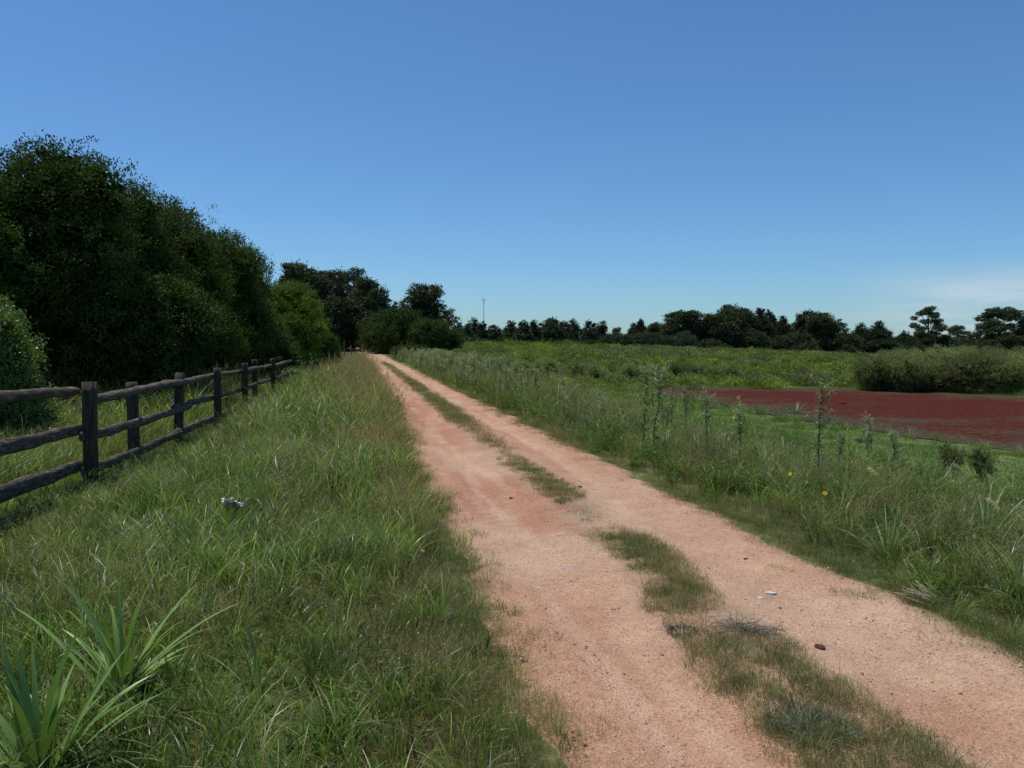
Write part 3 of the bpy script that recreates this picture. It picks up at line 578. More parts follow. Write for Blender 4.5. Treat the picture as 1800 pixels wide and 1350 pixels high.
def make_tree(kind, h, wd, rng, leafscale=1.):
    """returns trunk MB and crown MB in metres, base at origin"""
    tr = MB(); cr = MB(); W2 = wd / 2
    if kind == 'dense':                      # broadleaf crown reaching the ground
        bl = [(0, 0, h * .52, W2 * .78, W2 * .78, h * .42), (rng.normal(0, .1) * W2, 0, h * .87, W2 * .55, W2 * .55, h * .12), (-W2 * .3, .2, h * .82, W2 * .4, W2 * .4, h * .13)]
        for q in range(24):
            a = rng.random() * 6.28; z = h * rng.uniform(.10, .84); rad = W2 * (1 - max(0, z / h - .5) * .9) * rng.uniform(.5, .85); s_ = min(rng.uniform(.13, .26) * wd, (h - z) * 1.2 + .25)
            bl.append((math.cos(a) * rad, math.sin(a) * rad, z, s_, s_, s_ * .75))
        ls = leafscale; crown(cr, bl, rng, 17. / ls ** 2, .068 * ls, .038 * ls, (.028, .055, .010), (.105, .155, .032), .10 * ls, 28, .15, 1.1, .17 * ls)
        limb(tr, (0, 0, -.2), (0, 0, h * .5), .22, .12, rng)
        for q in range(5):
            a = q * 1.3; limb(tr, (0, 0, h * rng.uniform(.15, .35)), (math.cos(a) * W2 * .6, math.sin(a) * W2 * .6, h * rng.uniform(.5, .75)), .09, .03, rng)
    elif kind == 'euc':                      # puffs of leaves on visible limbs
        top = h; limb(tr, (0, 0, -.3), (wd * .03, 0, h * .72), h * .018, h * .008, rng, 7, .02)
        bl = []
        for q in range(22):
            a = q * 2.4 + rng.normal(0, .3); f = (q + .5) / 22; z = h * (.42 + .54 * f); rad = W2 * rng.uniform(.35, .95) * (1.0 if f < .55 else 1.0 - .75 * ((f - .55) / .45) ** 1.5); s_ = rng.uniform(.075, .125) * wd
            c = (math.cos(a) * rad, math.sin(a) * rad, min(z + rng.normal(0, .02) * h, h - s_ * .5)); bl.append((*c, s_ * 1.25, s_ * 1.25, s_ * .5))
            limb(tr, (wd * .02, 0, max(.2 * h, c[2] - rng.uniform(.12, .3) * h)), c, h * .010, h * .004, rng, 4)
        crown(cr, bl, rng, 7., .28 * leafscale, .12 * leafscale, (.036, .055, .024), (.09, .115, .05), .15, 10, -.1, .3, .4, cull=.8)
    elif kind == 'eucdense':
        limb(tr, (0, 0, -.3), (wd * .03, 0, h * .7), h * .02, h * .01, rng, 7, .02)
        bl = [(0, 0, h * .5, W2 * .62, W2 * .62, h * .4)]
        for q in range(26):
            a = rng.random() * 6.28; z = h * rng.uniform(.15, .95); rad = W2 * rng.uniform(.35, .85) * (1.15 - .65 * z / h); s_ = rng.uniform(.10, .19) * wd
            bl.append((math.cos(a) * rad, math.sin(a) * rad, min(z, h - s_ * .8), s_, s_, s_ * .8))
        crown(cr, bl, rng, 5.5, .34 * leafscale, .15 * leafscale, (.036, .05, .024), (.095, .115, .05), .24, 12, 0, .4, .7)
    elif kind == 'column':                   # young, narrow, tapering, lumpy
        limb(tr, (0, 0, -.3), (0, 0, h * .8), h * .014, h * .005, rng, 5, .02); bl = []
        for q in range(13):
            f = q / 12; z = h * (.14 + .8 * f); rw = W2 * (1.0 - .72 * f ** 1.6) * rng.uniform(.65, 1.05); a = rng.random() * 6.28; o_ = W2 * .28 * (1 - f * .7)
            bl.append((math.cos(a) * o_, math.sin(a) * o_, z, rw * .8, rw * .8, h * .085))
        crown(cr, bl, rng, 4.2, .36 * leafscale, .16 * leafscale, (.038, .052, .028), (.095, .118, .058), .22, 12, .1, .35, .7)
    elif kind in ('pine', 'cypress'):        # layered boughs that end in points
        limb(tr, (0, 0, -.3), (0, 0, h * .95), h * .02, h * .004, rng, 7, .015); bl = []
        nl = 11; flat = .05 if kind == 'cypress' else .065
        for q in range(nl):
            f = q / (nl - 1); z = h * (.1 + .84 * f); rw = W2 * ((1 - f ** 1.7) * .85 + .16)
            for p_ in range(5 if f < .85 else 2):
                a = rng.random() * 6.28; L_ = rw * rng.uniform(.45, .98); c = (math.cos(a) * L_ * .62, math.sin(a) * L_ * .62, z + L_ * .12 + rng.normal(0, h * .015))
                bl.append((c[0], c[1], c[2], L_ * .5 + .3, L_ * .5 + .3, h * flat * rng.uniform(.7, 1.4)))
            bl.append((0, 0, z, rw * .45, rw * .45, h * .07))
        crown(cr, bl, rng, 4.6, .34 * leafscale, .11 * leafscale, (.026, .04, .02), (.072, .094, .044), .22, 12, .25, .4, .7)
    elif kind == 'round':                    # smooth grey-green mound of fine foliage
        bl = [(0, 0, h * .42, W2 * .8, W2 * .8, h * .5)]
        for q in range(9):
            a = rng.random() * 6.28; bl.append((math.cos(a) * W2 * .5, math.sin(a) * W2 * .5, h * rng.uniform(.3, .62), W2 * .48, W2 * .48, h * .32))
        limb(tr, (0, 0, -.3), (0, 0, h * .5), .15, .08, rng)
        crown(cr, bl, rng, 6.5, .26 * leafscale, .09 * leafscale, (.045, .06, .034), (.085, .108, .058), .24, 10, .5, .3, .8)
    elif kind == 'bush':                     # wispy upright shrub
        bl = [(0, 0, h * .45, W2 * .72, W2 * .72, h * .42)]
        for q in range(9):
            a = rng.random() * 6.28; r0 = rng.uniform(.3, .72); s_ = rng.uniform(.2, .34) * wd; bl.append((math.cos(a) * W2 * r0, math.sin(a) * W2 * r0, h * rng.uniform(.3, .78), s_ * .8, s_ * .8, s_ * .8))
        for q in range(5):
            a = q * 1.26; limb(tr, (0, 0, -.05), (math.cos(a) * W2 * .5, math.sin(a) * W2 * .5, h * .6), .03, .012, rng, 4)
        crown(cr, bl, rng, 22 / leafscale ** 2, .12 * leafscale, .035 * leafscale, (.11, .135, .055), (.30, .33, .15), .10 * min(1, h / 1.5), 13, .9, .5, min(.25, h * .09))
    return tr, cr
def tree(kind, px, Y, ytop, wpx, seed, label, name='tree', cat='tree', group=None, ls=1., mat=None, x=None):
    xx = xat(px, 600, Y) if x is None else x; zb = float(H(xx, Y)); h = zat(ytop, Y) - zb; wd = wpx / F_PX * Y
    rng = np.random.default_rng(seed); tr, cr = make_tree(kind, h, wd, rng, ls)
    A = np.concatenate(cr.V); f = np.array((1, 1, 0)) * (wd / 2) / np.percentile(np.abs(A[:, :2]), 97.5) + np.array((0, 0, 1)) * h / np.percentile(A[:, 2], 99.3)
    cr.V = [v_ * f for v_ in cr.V]; tr.V = [v_ * f for v_ in tr.V]
    e = bpy.data.objects.new(name, None); COL.objects.link(e); e.location = (xx, Y, zb); e.empty_display_size = .3
    tag(e, label, cat, group)
    tr.obj('trunk' if kind != 'bush' else 'stem', M_bark, e, True); cr.obj('crown' if kind != 'bush' else 'foliage', mat or (M_far if Y > 70 else M_leaf), e)
    return e
LW = 'dense dark trees behind the log fence'
BT = 'broadleaf_tree'
for a in [('dense', -55, 16.5, 295, 210, 1, 'dark tree cut by the left edge of the photo, left of the tallest crown'),
          ('dense', 98, 18.5, 268, 310, 32, 'tallest and nearest dark tree of the left wood, with a flat topped crown'),
          ('dense', 207, 21, 334, 250, 3, 'dark tree just right of the tallest flat topped crown'),
          ('dense', 300, 24, 372, 230, 4, 'dark tree with thin bare twigs showing above its crown'),
          ('dense', 380, 28, 408, 190, 5, 'dark tree right of the twiggy crown, halfway down the sloping tree line'),
          ('dense', 430, 33, 445, 105, 6, 'slim loose leaved tree whose ragged sprays stand out against the sky')]:
    e = tree(*a, name=BT, group=LW)
e = tree('dense', 512, 42, 500, 140, 7, 'bright green tree at the right end of the dark wood, beside the track', name=BT, ls=1.1)
def recolour(e, f):
    for o_ in e.children:
      if o_.name.startswith('crown'):
        a = o_.data.attributes['Col']; c = np.empty(len(a.data) * 4, np.float32); a.data.foreach_get('color', c); c = c.reshape(-1, 4); c[:, :3] *= f; a.data.foreach_set('color', c.ravel())
recolour(e, (1.6, 1.6, 1.1))
tree('dense', 455, 29, 525, 120, 8, 'low olive brown bush in front of the dark wood near the fence end', name='shrub', cat='shrub')
tree('dense', 566, 50, 585, 60, 18, 'low leafy shrub overhanging the verge right below the bright green tree', name='shrub', cat='shrub')
recolour(tree('dense', 0, 12.5, 535, 145, 9, 'small light speckled bush at the left edge behind the log fence', name='shrub', cat='shrub', ls=.6, mat=M_strap), (2.2, 2.2, 2.))
tree('dense', 255, 19.5, 480, 240, 19, 'low filler tree added to blacken the wood under the taller crowns, behind the second fence post', name=BT)  # added filler that keeps the lower part of the wood black
# bare twigs above the fourth crown and sprays on the sixth
def sprays(px0, px1, y0, y1, Y, n, seed, name, label):
    rng = np.random.default_rng(seed); e = MB()
    x0 = xat((px0 + px1) / 2, 500, Y); zb = float(H(x0, Y)); lf = MB()
    limb(e, (0, 0, -.2), (0, 0, zat(max(y0, y1) + 60, Y) - zb), .12, .06, rng, 7, .03)
    zt0 = zat(max(y0, y1) + 60, Y) - zb
    for q in range(n):
        f = rng.random(); px = px0 + (px1 - px0) * f; yy = y0 + (y1 - y0) * f - rng.uniform(-6, 6)
        tip = np.array((xat(px, yy, Y) - x0, rng.normal(0, .5), zat(yy, Y) - zb)); a = np.array((tip[0] * .35, tip[1] * .4, zt0 - .1))
        limb(e, a, tip, .03, .008, rng, 6, .06)
        k = 60; s_ = rng.uniform(.6, 1.02, (k, 1)); P = a + (tip - a) * s_ + rng.normal(0, .08, (k, 3)); D = rng.normal(size=(k, 3)); D[:, 2] += .4
        leaves(lf, P, D, rng.normal(size=(k, 3)), rng.uniform(.08, .14, k), rng.uniform(.03, .06, k), rc(rng, k, (.03, .06, .014), (.075, .13, .03)))
    r = bpy.data.objects.new(name, None); COL.objects.link(r); r.location = (x0, Y, zb); tag(r, label, 'tree', LW)
    e.obj('trunk', M_bark, r, True); lf.obj('crown', M_leaf, r)
sprays(262, 352, 352, 376, 25.5, 22, 41, BT, 'thin twiggy tree poking out above the dark crowns left of centre wood')
sprays(400, 487, 402, 470, 34.5, 30, 43, BT, 'wispy tree with open leafy branches at the right shoulder of the dark wood')

MID = 'dark trees at the end of the track'
for a in [('eucdense', 532, 112, 466, 90, 51, 'eucalyptus with cloud shaped puffs rising above the bright green tree', 'eucalyptus_tree'),
          ('eucdense', 585, 116, 478, 70, 52, 'dark eucalyptus in the middle of the grove at the end of the track', 'eucalyptus_tree'),
          ('euc', 622, 120, 474, 70, 53, 'eucalyptus with flat separate puffs topping the grove at the end of the track', 'eucalyptus_tree'),
          ('eucdense', 640, 113, 492, 70, 57, 'dark full eucalyptus right of the flat puffs in the grove', 'eucalyptus_tree'),
          ('cypress', 668, 110, 512, 72, 54, 'dark cypress with jagged boughs reaching right over the track end', 'cypress_tree'),
          ('eucdense', 608, 108, 525, 80, 58, 'low black tree closing the view where the track disappears', 'eucalyptus_tree'),
          ('euc', 708, 118, 528, 40, 55, 'small open eucalyptus between the jagged cypress and the tall feathery tree', 'eucalyptus_tree'),
          ('eucdense', 749, 116, 502, 58, 56, 'tall feathery eucalyptus standing alone above the round green trees', 'eucalyptus_tree'),
          ('euc', 788, 119, 544, 36, 59, 'small eucalyptus with a drooping top left of the radio mast', 'eucalyptus_tree')]:
    tree(*a[:4], a[4] * 1.15, *a[5:7], name=a[7], group=MID)
tree('dense', 690, 100, 545, 105, 61, 'broad dark green tree right of the end of the track', name=BT, ls=2.2, mat=M_far)
tree('dense', 762, 98, 562, 95, 62, 'rounded yellow green tree at the right end of the grove', name=BT, ls=2.2, mat=M_far)
tree('dense', 676, 104, 588, 44, 63, 'small dark shrub beside the far end of the track', name='shrub', cat='shrub', ls=1.8, mat=M_far)
tree('dense', 722, 80, 607, 60, 64, 'low green shrub on the right of the track before the grove', name='shrub', cat='shrub', ls=1.3, mat=M_bush)

YG = 'young eucalyptus trees in the gappy row on the horizon'
row = [(806, 574, 24), (819, 574, 22), (833, 563, 28), (846, 569, 22), (867, 575, 38), (897, 567, 32), (920, 567, 26), (936, 567, 30), (954, 571, 24), (972, 563, 42), (993, 567, 24), (1008, 565, 32), (1036, 568, 28), (1057, 568, 34)]
rl = ['leftmost slim tree of the horizon row, touching the grove', 'second slim tree from the grove in the horizon row', 'slim pointed tree just left of the radio mast', 'slim short tree right at the foot of the radio mast',
      'broad low tree standing apart right of the radio mast', 'narrow topped tree right of the first wide gap after the mast', 'slim round headed tree left of the sky window in the row', 'pointed tree over the small sky window in the row',
      'short slim tree joining the tallest broad one of the row', 'tall broad triangular tree in the middle of the row', 'slim left half of the twin topped pair', 'full right half of the twin topped pair',
      'rounded tree after the last gap in the row', 'wide flat topped tree ending the row before the grey mounds']
for q, ((px, yt, wp), lb) in enumerate(zip(row, rl)):
    tree('column', px, 168 + (q % 3) * 4, yt - 1, wp * 1.25, 70 + q, lb, name='eucalyptus_tree', group=YG, ls=1.1)
for px, yt, wp, q in [(885, 593, 40, 0), (812, 598, 34, 1), (930, 599, 60, 2), (1000, 598, 60, 3), (960, 600, 50, 5), (850, 598, 50, 6), (1045, 598, 50, 4)]:
    tree('dense', px, 155 + q, yt, wp, 90 + q, ['light green bush right of the radio mast foot', 'dark undergrowth bush below the leftmost slim trees', 'dark bush under the small sky window', 'dark undergrowth below the twin topped pair', 'dark undergrowth below the last trees of the row', 'dark bush below the tallest broad tree of the row', 'dark bush at the foot of the mast'][q],
         name='shrub', cat='shrub', ls=2.6, mat=M_far, group='undergrowth below the row')
GM = 'smooth grey green mounded trees'
for px, yt, wp, s_, lb in [(1088, 588, 62, 1, 'leftmost grey green mounded tree'), (1128, 585, 66, 2, 'second grey green mound from the left, under the small conifers'), (1168, 590, 66, 3, 'largest front grey green mound'), (1206, 584, 44, 4, 'dark round mound below the big dark tree')]:
    tree('round', px, 148 + s_ * 2, yt, wp, 110 + s_, lb, name='mounded_tree', group=GM, ls=1.3)
PN = 'dark pines and cypresses along the horizon'
pn = [('euc', 1083, 210, 577, 26, 'pale distant tree in the dip left of the grey mounds'), ('cypress', 1113, 205, 573, 20, 'tiny conifer left of the pointed one above the grey mounds'), ('cypress', 1126, 200, 566, 26, 'small pointed conifer above the grey mounds'),
      ('eucdense', 1150, 195, 570, 30, 'small round dark tree above the grey mounds'), ('eucdense', 1172, 192, 570, 28, 'small dark tree left of the big dark rounded tree'),
      ('eucdense', 1203, 180, 549, 46, 'big dark rounded tree standing above the round mound'), ('pine', 1245, 184, 558, 50, 'dark pine forming the left slope of the biggest clump'),
      ('eucdense', 1268, 182, 549, 56, 'dark full tree left of the top of the biggest clump'), ('eucdense', 1297, 184, 541, 58, 'tallest broad tree of the biggest dark clump'),
      ('cypress', 1334, 186, 549, 44, 'dark conifer right of the biggest clump'), ('cypress', 1352, 192, 553, 36, 'conifer with a bough pointing right beside the biggest clump'),
      ('pine', 1376, 188, 563, 46, 'rounded dark pine in the middle of the right wood'), ('cypress', 1405, 190, 560, 38, 'jagged conifer before the tall leaning crown'), ('eucdense', 1439, 188, 551, 54, 'tall dark crown with a notch, in the right wood'),
      ('euc', 1473, 195, 563, 30, 'thin open eucalyptus right of the notched crown'), ('pine', 1511, 190, 575, 46, 'flat topped pine near the right end of the wood'), ('cypress', 1544, 188, 573, 54, 'broad layered conifer ending the right wood'),
      ('eucdense', 1480, 186, 588, 60, 'lower dark tree filling below the thin open eucalyptus'), ('eucdense', 1320, 180, 585, 60, 'low dark tree in front of the biggest clump'), ('eucdense', 1395, 180, 588, 70, 'low dark tree in front of the jagged conifer'), ('eucdense', 1240, 178, 598, 60, 'low dark tree between the round mound and the biggest clump'),
      ('cypress', 1590, 215, 590, 56, 'low jagged dark tree in the dip right of the wood'), ('euc', 1630, 220, 541, 58, 'tall sparse eucalyptus with flat puffs, standing alone on the right'), ('eucdense', 1628, 218, 588, 40, 'dark tree below the tall sparse eucalyptus'),
      ('euc', 1683, 235, 574, 40, 'small sparse eucalyptus between the two tall ones'), ('eucdense', 1668, 222, 596, 70, 'low dark tree right of the tall sparse eucalyptus'), ('eucdense', 1712, 224, 597, 60, 'low dark tree left of the wide spreading eucalyptus'),
      ('euc', 1756, 215, 543, 86, 'wide spreading eucalyptus with domed puffs near the right edge'), ('eucdense', 1757, 212, 588, 56, 'dark lower crown beneath the wide spreading eucalyptus'), ('euc', 1802, 218, 573, 46, 'flat puffed eucalyptus cut by the right edge'), ('eucdense', 1796, 210, 592, 60, 'dark low tree at the right edge of the horizon')]
for q, (kd, px, Y, yt, wp, lb) in enumerate(pn):
    tree(kd, px, Y, yt - 1, wp * (1.05 if kd == 'euc' else 1.3), 130 + q, lb, name={'euc': 'eucalyptus_tree', 'eucdense': 'dark_tree', 'pine': 'pine_tree', 'cypress': 'cypress_tree'}[kd], group=PN, ls=1.15)
BB = 'grey green bushes behind the red pond'
bb = [(1540, 48, 634, 76, 'leftmost bush behind the pond, darkest at its foot'), (1590, 47, 626, 84, 'second front bush behind the pond from the left'), (1645, 47, 634, 74, 'front bush behind the pond with a dark hollow on its left'), (1695, 46, 624, 84, 'front bush in the middle right of the pond hedge'),
      (1752, 45, 636, 84, 'front bush near the right edge with the blackest base'), (1806, 45, 628, 80, 'front bush cut by the right edge behind the pond'), (1575, 56, 619, 90, 'back bush rising above the two leftmost ones'), (1630, 57, 616, 90, 'back bush left of the middle of the pond hedge'),
      (1690, 57, 615, 90, 'back bush in the middle of the pond hedge'), (1745, 56, 618, 90, 'back bush above the black based one'), (1800, 55, 617, 84, 'back bush at the right edge')]
for q, (px, Y, yt, wp, lb) in enumerate(bb):
    tree('bush', px, Y, yt - 5, wp * 1.1, 170 + q, lb, name='bush', cat='bush', group=BB, mat=M_bush, ls=1.)
FB = 'darker bushes dotted over the field'
fb = [(925, 52, 634, 44, 'dark bush in the field below the row, furthest left'), (962, 54, 632, 34, 'bush right of the furthest left field bush'), (1020, 57, 634, 44, 'wide dark field bush below the twin topped pair'), (1052, 56, 640, 34, 'dark field bush just left of the tall pale weeds'), (1110, 60, 640, 34, 'field bush behind the pair of tall pale weeds'),
      (1195, 62, 637, 42, 'tall dark field bush right of the pale weeds'), (1225, 61, 642, 40, 'dark field bush, second of the cluster right of the pale weeds'), (1258, 60, 645, 40, 'dark field bush in the middle of the cluster above the green clearing'), (1284, 59, 646, 34, 'rightmost dark bush of the cluster above the green clearing'), (1330, 70, 632, 30, 'small dark bush behind the cluster'),
      (1406, 63, 647, 26, 'small lone dark bush above the pond left of the hedge'), (1675, 14.5, 779, 40, 'small dark bush on the slope below the red pond at right'), (1733, 14.2, 785, 38, 'dark bush nearest the right edge on the slope below the pond')]
for q, (px, Y, yt, wp, lb) in enumerate(fb):
    tree('bush', px, Y, yt, wp * 1.15, 190 + q, lb, name='bush', cat='bush', group=FB if Y > 20 else None, mat=M_bush, ls=1. if Y > 20 else .55)

rng = np.random.default_rng(909); mb = MB(); bl = []
for px in np.arange(560, 1880, 9.):
    Y = 245 + rng.uniform(-8, 8) if px > 830 else 135 + rng.uniform(-5, 5); x = xat(px, 600, Y); zb = float(H(x, Y)); top = zat((601 if px > 1060 else 605) + rng.uniform(-4, 3) - (8 if px < 800 else 0), Y); hh_ = max(1.5, top - zb + .5); r_ = rng.uniform(1.6, 2.6)
    crown(mb, [(x, Y, zb + hh_ * .45, r_, r_, hh_ * .55)], rng, 2.2, .55, .28, (.022, .034, .017), (.05, .068, .034), .35, 9, .1, .6, .9)
tag(mb.obj('distant_wood', M_far), 'low dark distant wood filling the gaps under the horizon trees', 'wood', kind='stuff')

# ------------------------------------------------------------------ radio mast
Ym = 330; xm = xat(850, 560, Ym); zb = float(H(xm, Ym)); zt = zat(524, Ym); hm = zt - zb
e = bpy.data.objects.new('radio_mast', None); COL.objects.link(e); e.location = (xm, Ym, zb); tag(e, 'thin grey lattice radio mast rising above the distant trees', 'mast')
rm = .22; mb = MB(); legs = [(rm * math.cos(a), rm * math.sin(a)) for a in (0, 2.094, 4.189)]
for lx, ly in legs: tube(mb, [(lx, ly, -.5), (lx, ly, hm * .93)], [.05, .05], 5, (.2, .2, .2))
nz_ = int(hm / .6)
for q in range(nz_):
    z = q * .6
    for s_ in range(3):
        a, b = legs[s_], legs[(s_ + 1) % 3]; tube(mb, [(*a, z), (*b, z + .55)], [.025, .025], 4, (.2, .2, .2))
mb.obj('lattice', M_steel, e)
mb = MB(); tube(mb, [(0, 0, hm * .9), (0, 0, hm + 1)], [.06, .03], 6, (.2, .2, .2)); tube(mb, [(-.5, 0, hm * .96), (.5, 0, hm * .96)], [.05, .05], 5, (.2, .2, .2)); tube(mb, [(-.5, 0, hm * .96 - .5), (-.5, 0, hm * .96 + .7)], [.06, .06], 5); tube(mb, [(.5, 0, hm * .96 - .5), (.5, 0, hm * .96 + .7)], [.06, .06], 5)
mb.obj('antenna', M_steel, e)

# ------------------------------------------------------------------ log fence
rng = np.random.default_rng(23)
e = bpy.data.objects.new('log_fence', None); COL.objects.link(e); e.location = (FX(9.1), 9.1, float(H(FX(9.1), 9.1)))
tag(e, 'weathered grey log fence with three rails along the left verge', 'fence')
E0 = np.array(e.location)
dirv = unit(np.array((-.16, 1., 0))); nrm = np.array((dirv[1], -dirv[0], 0))       # towards the track
def box_post(x, Y, wdt, h, tiltx, tilty, rng):
    zb = float(H(x, Y)) - .25; k = 9; zz = np.linspace(0, h + .25, k); V = []
    for z in zz:
        for cx_, cy_ in ((-1, -1), (-.82, -1), (.82, -1), (1, -1), (1, .8), (1, 1), (-1, 1), (-1, .8)):
            s_ = wdt / 2 * (1 + rng.normal(0, .03)); V.append((cx_ * s_ + tiltx * z, cy_ * s_ + tilty * z, z))
    V = np.array(V) ; V[-8:, 2] += rng.normal(0, .006, 8); a = math.atan2(.16, 1); ca, sa = math.cos(a), math.sin(a)
    V = np.column_stack([V[:, 0] * ca - V[:, 1] * sa, V[:, 0] * sa + V[:, 1] * ca, V[:, 2]])
    i = np.arange(k - 1)[:, None] * 8; j = np.arange(8)[None]; kk_ = (j + 1) % 8
    Q = np.stack([i + j, i + kk_, i + 8 + kk_, i + 8 + j], -1).reshape(-1, 4); n = len(V); V = np.vstack([V, V[-8:].mean(0)])
    T = [((k - 1) * 8 + q, (k - 1) * 8 + (q + 1) % 8, n) for q in range(8)]
    mb = MB(); mb.add(V, Q, T); ob = mb.obj('post', M_post, e); ob.location = np.array((x, Y, zb)) - E0; return ob
posts = [6.2, 9.1, 11.2, 13.5, 16.0, 19.0, 21.4, 23.8, 26.2, 28.8, 31.2]
side = [1, 1, -1, -1, 1, 1, -1, 1, -1]      # side of the rails the post stands on
for Y, sd_ in zip(posts, side):
    x = FX(Y) + nrm[0] * .075 * sd_; box_post(x, Y + nrm[1] * .075 * sd_, .125, 1.17 + rng.normal(0, .02) if Y < 9.2 else 1.17 + rng.normal(0, .03), rng.normal(0, .012), rng.normal(0, .012), rng)
def rail(Y0, Y1, z0, z1, r, squash, off, seed, dark=False):
    rng = np.random.default_rng(seed); k = int((Y1 - Y0) / .16) + 2; Y = np.linspace(Y0, Y1, k); g0 = float(H(FX((Y0 + Y1) / 2), (Y0 + Y1) / 2))
    zz = np.linspace(z0, z1, k) + g0 + (fbm(Y * .9, Y * 0, seed) - .5) * .05; xx = FX(Y) + off * nrm[0] + (fbm(Y * .9, Y * 0 + 5, seed) - .5) * .04
    P = np.column_stack([xx, Y + off * nrm[1], zz]); rad = r * (1 + .35 * (fbm(Y * 1.8, Y * 0 + 9, seed) - .5)) * np.linspace(1.05, .92, k); rad[0] *= .8; rad[-1] *= .75
    mb = MB(); tube(mb, P - E0, rad, 10, (.1, .1, .1), squash, .085, rng); mb.obj('rail', M_rail, e)
for a in [(3.6, 9.02, 1.16, 1.06, .060, 1., -.02), (9.15, 14.2, 1.02, 1.02, .056, 1., .02), (12.6, 19.4, .99, .97, .055, 1., -.07), (18.9, 25.2, .97, .95, .055, 1., .01), (24.6, 28.9, .92, 1.0, .06, 1., .03), (29.2, 31.5, .95, .95, .055, 1., 0),
          (3.6, 9.2, .68, .60, .075, .45, -.03), (9.0, 14.0, .59, .56, .06, .5, .02), (13.0, 19.1, .57, .55, .055, .5, -.02), (19, 24.6, .55, .53, .055, .5, 0), (23.8, 28.9, .52, .55, .055, .5, .03), (29, 31.4, .52, .52, .055, .5, 0),
          (3.6, 9.1, .29, .20, .085, .4, -.03), (9.0, 13.4, .19, .17, .06, .45, .02), (12.9, 18.2, .18, .16, .075, .45, 0), (18, 24, .17, .16, .06, .45, 0), (24, 29, .16, .16, .06, .45, 0), (29, 31.4, .16, .16, .06, .45, 0)]:
    rail(*a, seed=int(a[0] * 13 + a[4] * 1000))

# far posts where the track meets the grove
for px, yt, lb in [(605, 600, 'low post at the very end of the track in front of the black grove'), (617, 607, 'short stubby post right of the taller one at the track end'), (637, 604, 'thin post before the dark shrub at the track end'), (706, 600, 'thin post in the scrub below the broad dark green tree'), (716, 601, 'second thin post in the scrub below the broad dark green tree')]:
    Y = 88.; x = xat(px, 605, Y); zb = float(H(x, Y)); h = zat(yt, Y) - zb; mb = MB(); rng = np.random.default_rng(int(px))
    tube(mb, [(0, 0, -.3), (.02, 0, h * .5), (0, 0, h)], [.07, .065, .06], 7, (.2, .2, .2), 1, .05, rng); ob = mb.obj('fence_post', M_post); ob.location = (x, Y, zb); tag(ob, lb, 'post', 'posts near the far end of the track')

# ------------------------------------------------------------------ strap-leaved rosettes
def strap(mb, base, az, el, L, W, droop, col, rng, segs=12, twist=0.):
    t_ = np.linspace(0, 1, segs + 1); e_ = el - droop * t_ ** 1.6; ds_ = L / segs; P = [np.array(base, float)]
    for q in range(segs):
        c_ = math.cos(e_[q]); P.append(P[-1] + ds_ * np.array((math.cos(az) * c_, math.sin(az) * c_, math.sin(e_[q]))))
    P = np.array(P); T = unit(np.gradient(P, axis=0)); Sd = np.array((-math.sin(az), math.cos(az), 0.)); Nn = unit(np.cross(T, Sd)); ww = W * np.clip(.55 + 1.1 * t_, 0, 1) * np.clip((1 - t_) ** .75, 0, 1)
    tw = twist * t_; A = np.cos(tw)[:, None] * Sd + np.sin(tw)[:, None] * Nn; Bn = -np.sin(tw)[:, None] * Sd + np.cos(tw)[:, None] * Nn
    fold = -.28; V = np.stack([P - A * ww[:, None] / 2, P + Bn * (fold * ww / 2)[:, None], P + A * ww[:, None] / 2], 1).reshape(-1, 3)
    i = np.arange(segs)[:, None] * 3 + np.arange(2)[None, :]; Q = np.stack([i, i + 1, i + 4, i + 3], -1).reshape(-1, 4)
    tipc = np.array((.2, .13, .06)); cc = np.repeat(np.array(col)[None] * (1 - .0 * t_[:, None]), 3, 0); k = np.repeat(S((t_ - .93) / .07), 3)[:, None]; cc = cc * (1 - k) + tipc * k
    mb.add(V, Q, None, cc)
def rosette(px, py, L, W, n, seed, label, tips=None, name='strap_leaved_plant', z=None, elr=(.5, 1.4), col=(.11, .19, .05)):
    z0 = 0.0
    for _ in range(4): x, Y = px_plane(px, py, z0); z0 = float(H(x, Y))
    rng = np.random.default_rng(seed); mb = MB(); b0 = np.array((x, Y, z0))
    if tips:
        for tx, ty, dy, ww in tips:               # leaf tips seen in the photo, dy = depth offset of the tip
            Yt = Y + dy; tp = np.array((xat(tx, ty, Yt), Yt, zat(ty, Yt))) - b0; hd = math.hypot(tp[0], tp[1]); az = math.atan2(tp[1], tp[0]); Ls = np.linalg.norm(tp) * 1.07; el = math.atan2(tp[2], hd) + .3
            strap(mb, (rng.normal(0, .02), rng.normal(0, .02), -.02), az, min(el, 1.5), Ls, ww, .55, np.array(col) * rng.uniform(.85, 1.3), rng, 14, rng.normal(0, .5))
    for q in range(n):
        az = q * 2.4 + rng.normal(0, .2); el = rng.uniform(*elr); strap(mb, (math.cos(az) * .02, math.sin(az) * .02, -.02), az, el, L * rng.uniform(.55, 1.05), W * rng.uniform(.7, 1.1), rng.uniform(.3, 1.1), np.array(col) * rng.uniform(.8, 1.3), rng, 12, rng.normal(0, .5))
    ob = mb.obj(name, M_strap, None, True); ob.location = b0; tag(ob, label, 'plant'); return ob
rosette(215, 1215, .5, .042, 24, 1, 'large strap leaved rosette with pale curving blades, in the lower left grass', [(88, 1036, .05, .06), (358, 1035, .12, .055), (278, 1002, .05, .05), (432, 1078, .2, .04), (283, 1045, .0, .045), (150, 1080, .1, .05), (45, 1078, .1, .035), (205, 1010, .1, .028), (242, 1055, -.05, .05), (300, 1090, -.05, .045), (195, 1090, -.1, .045), (330, 1110, -.1, .04), (130, 1130, -.1, .04)], col=(.20, .31, .08))
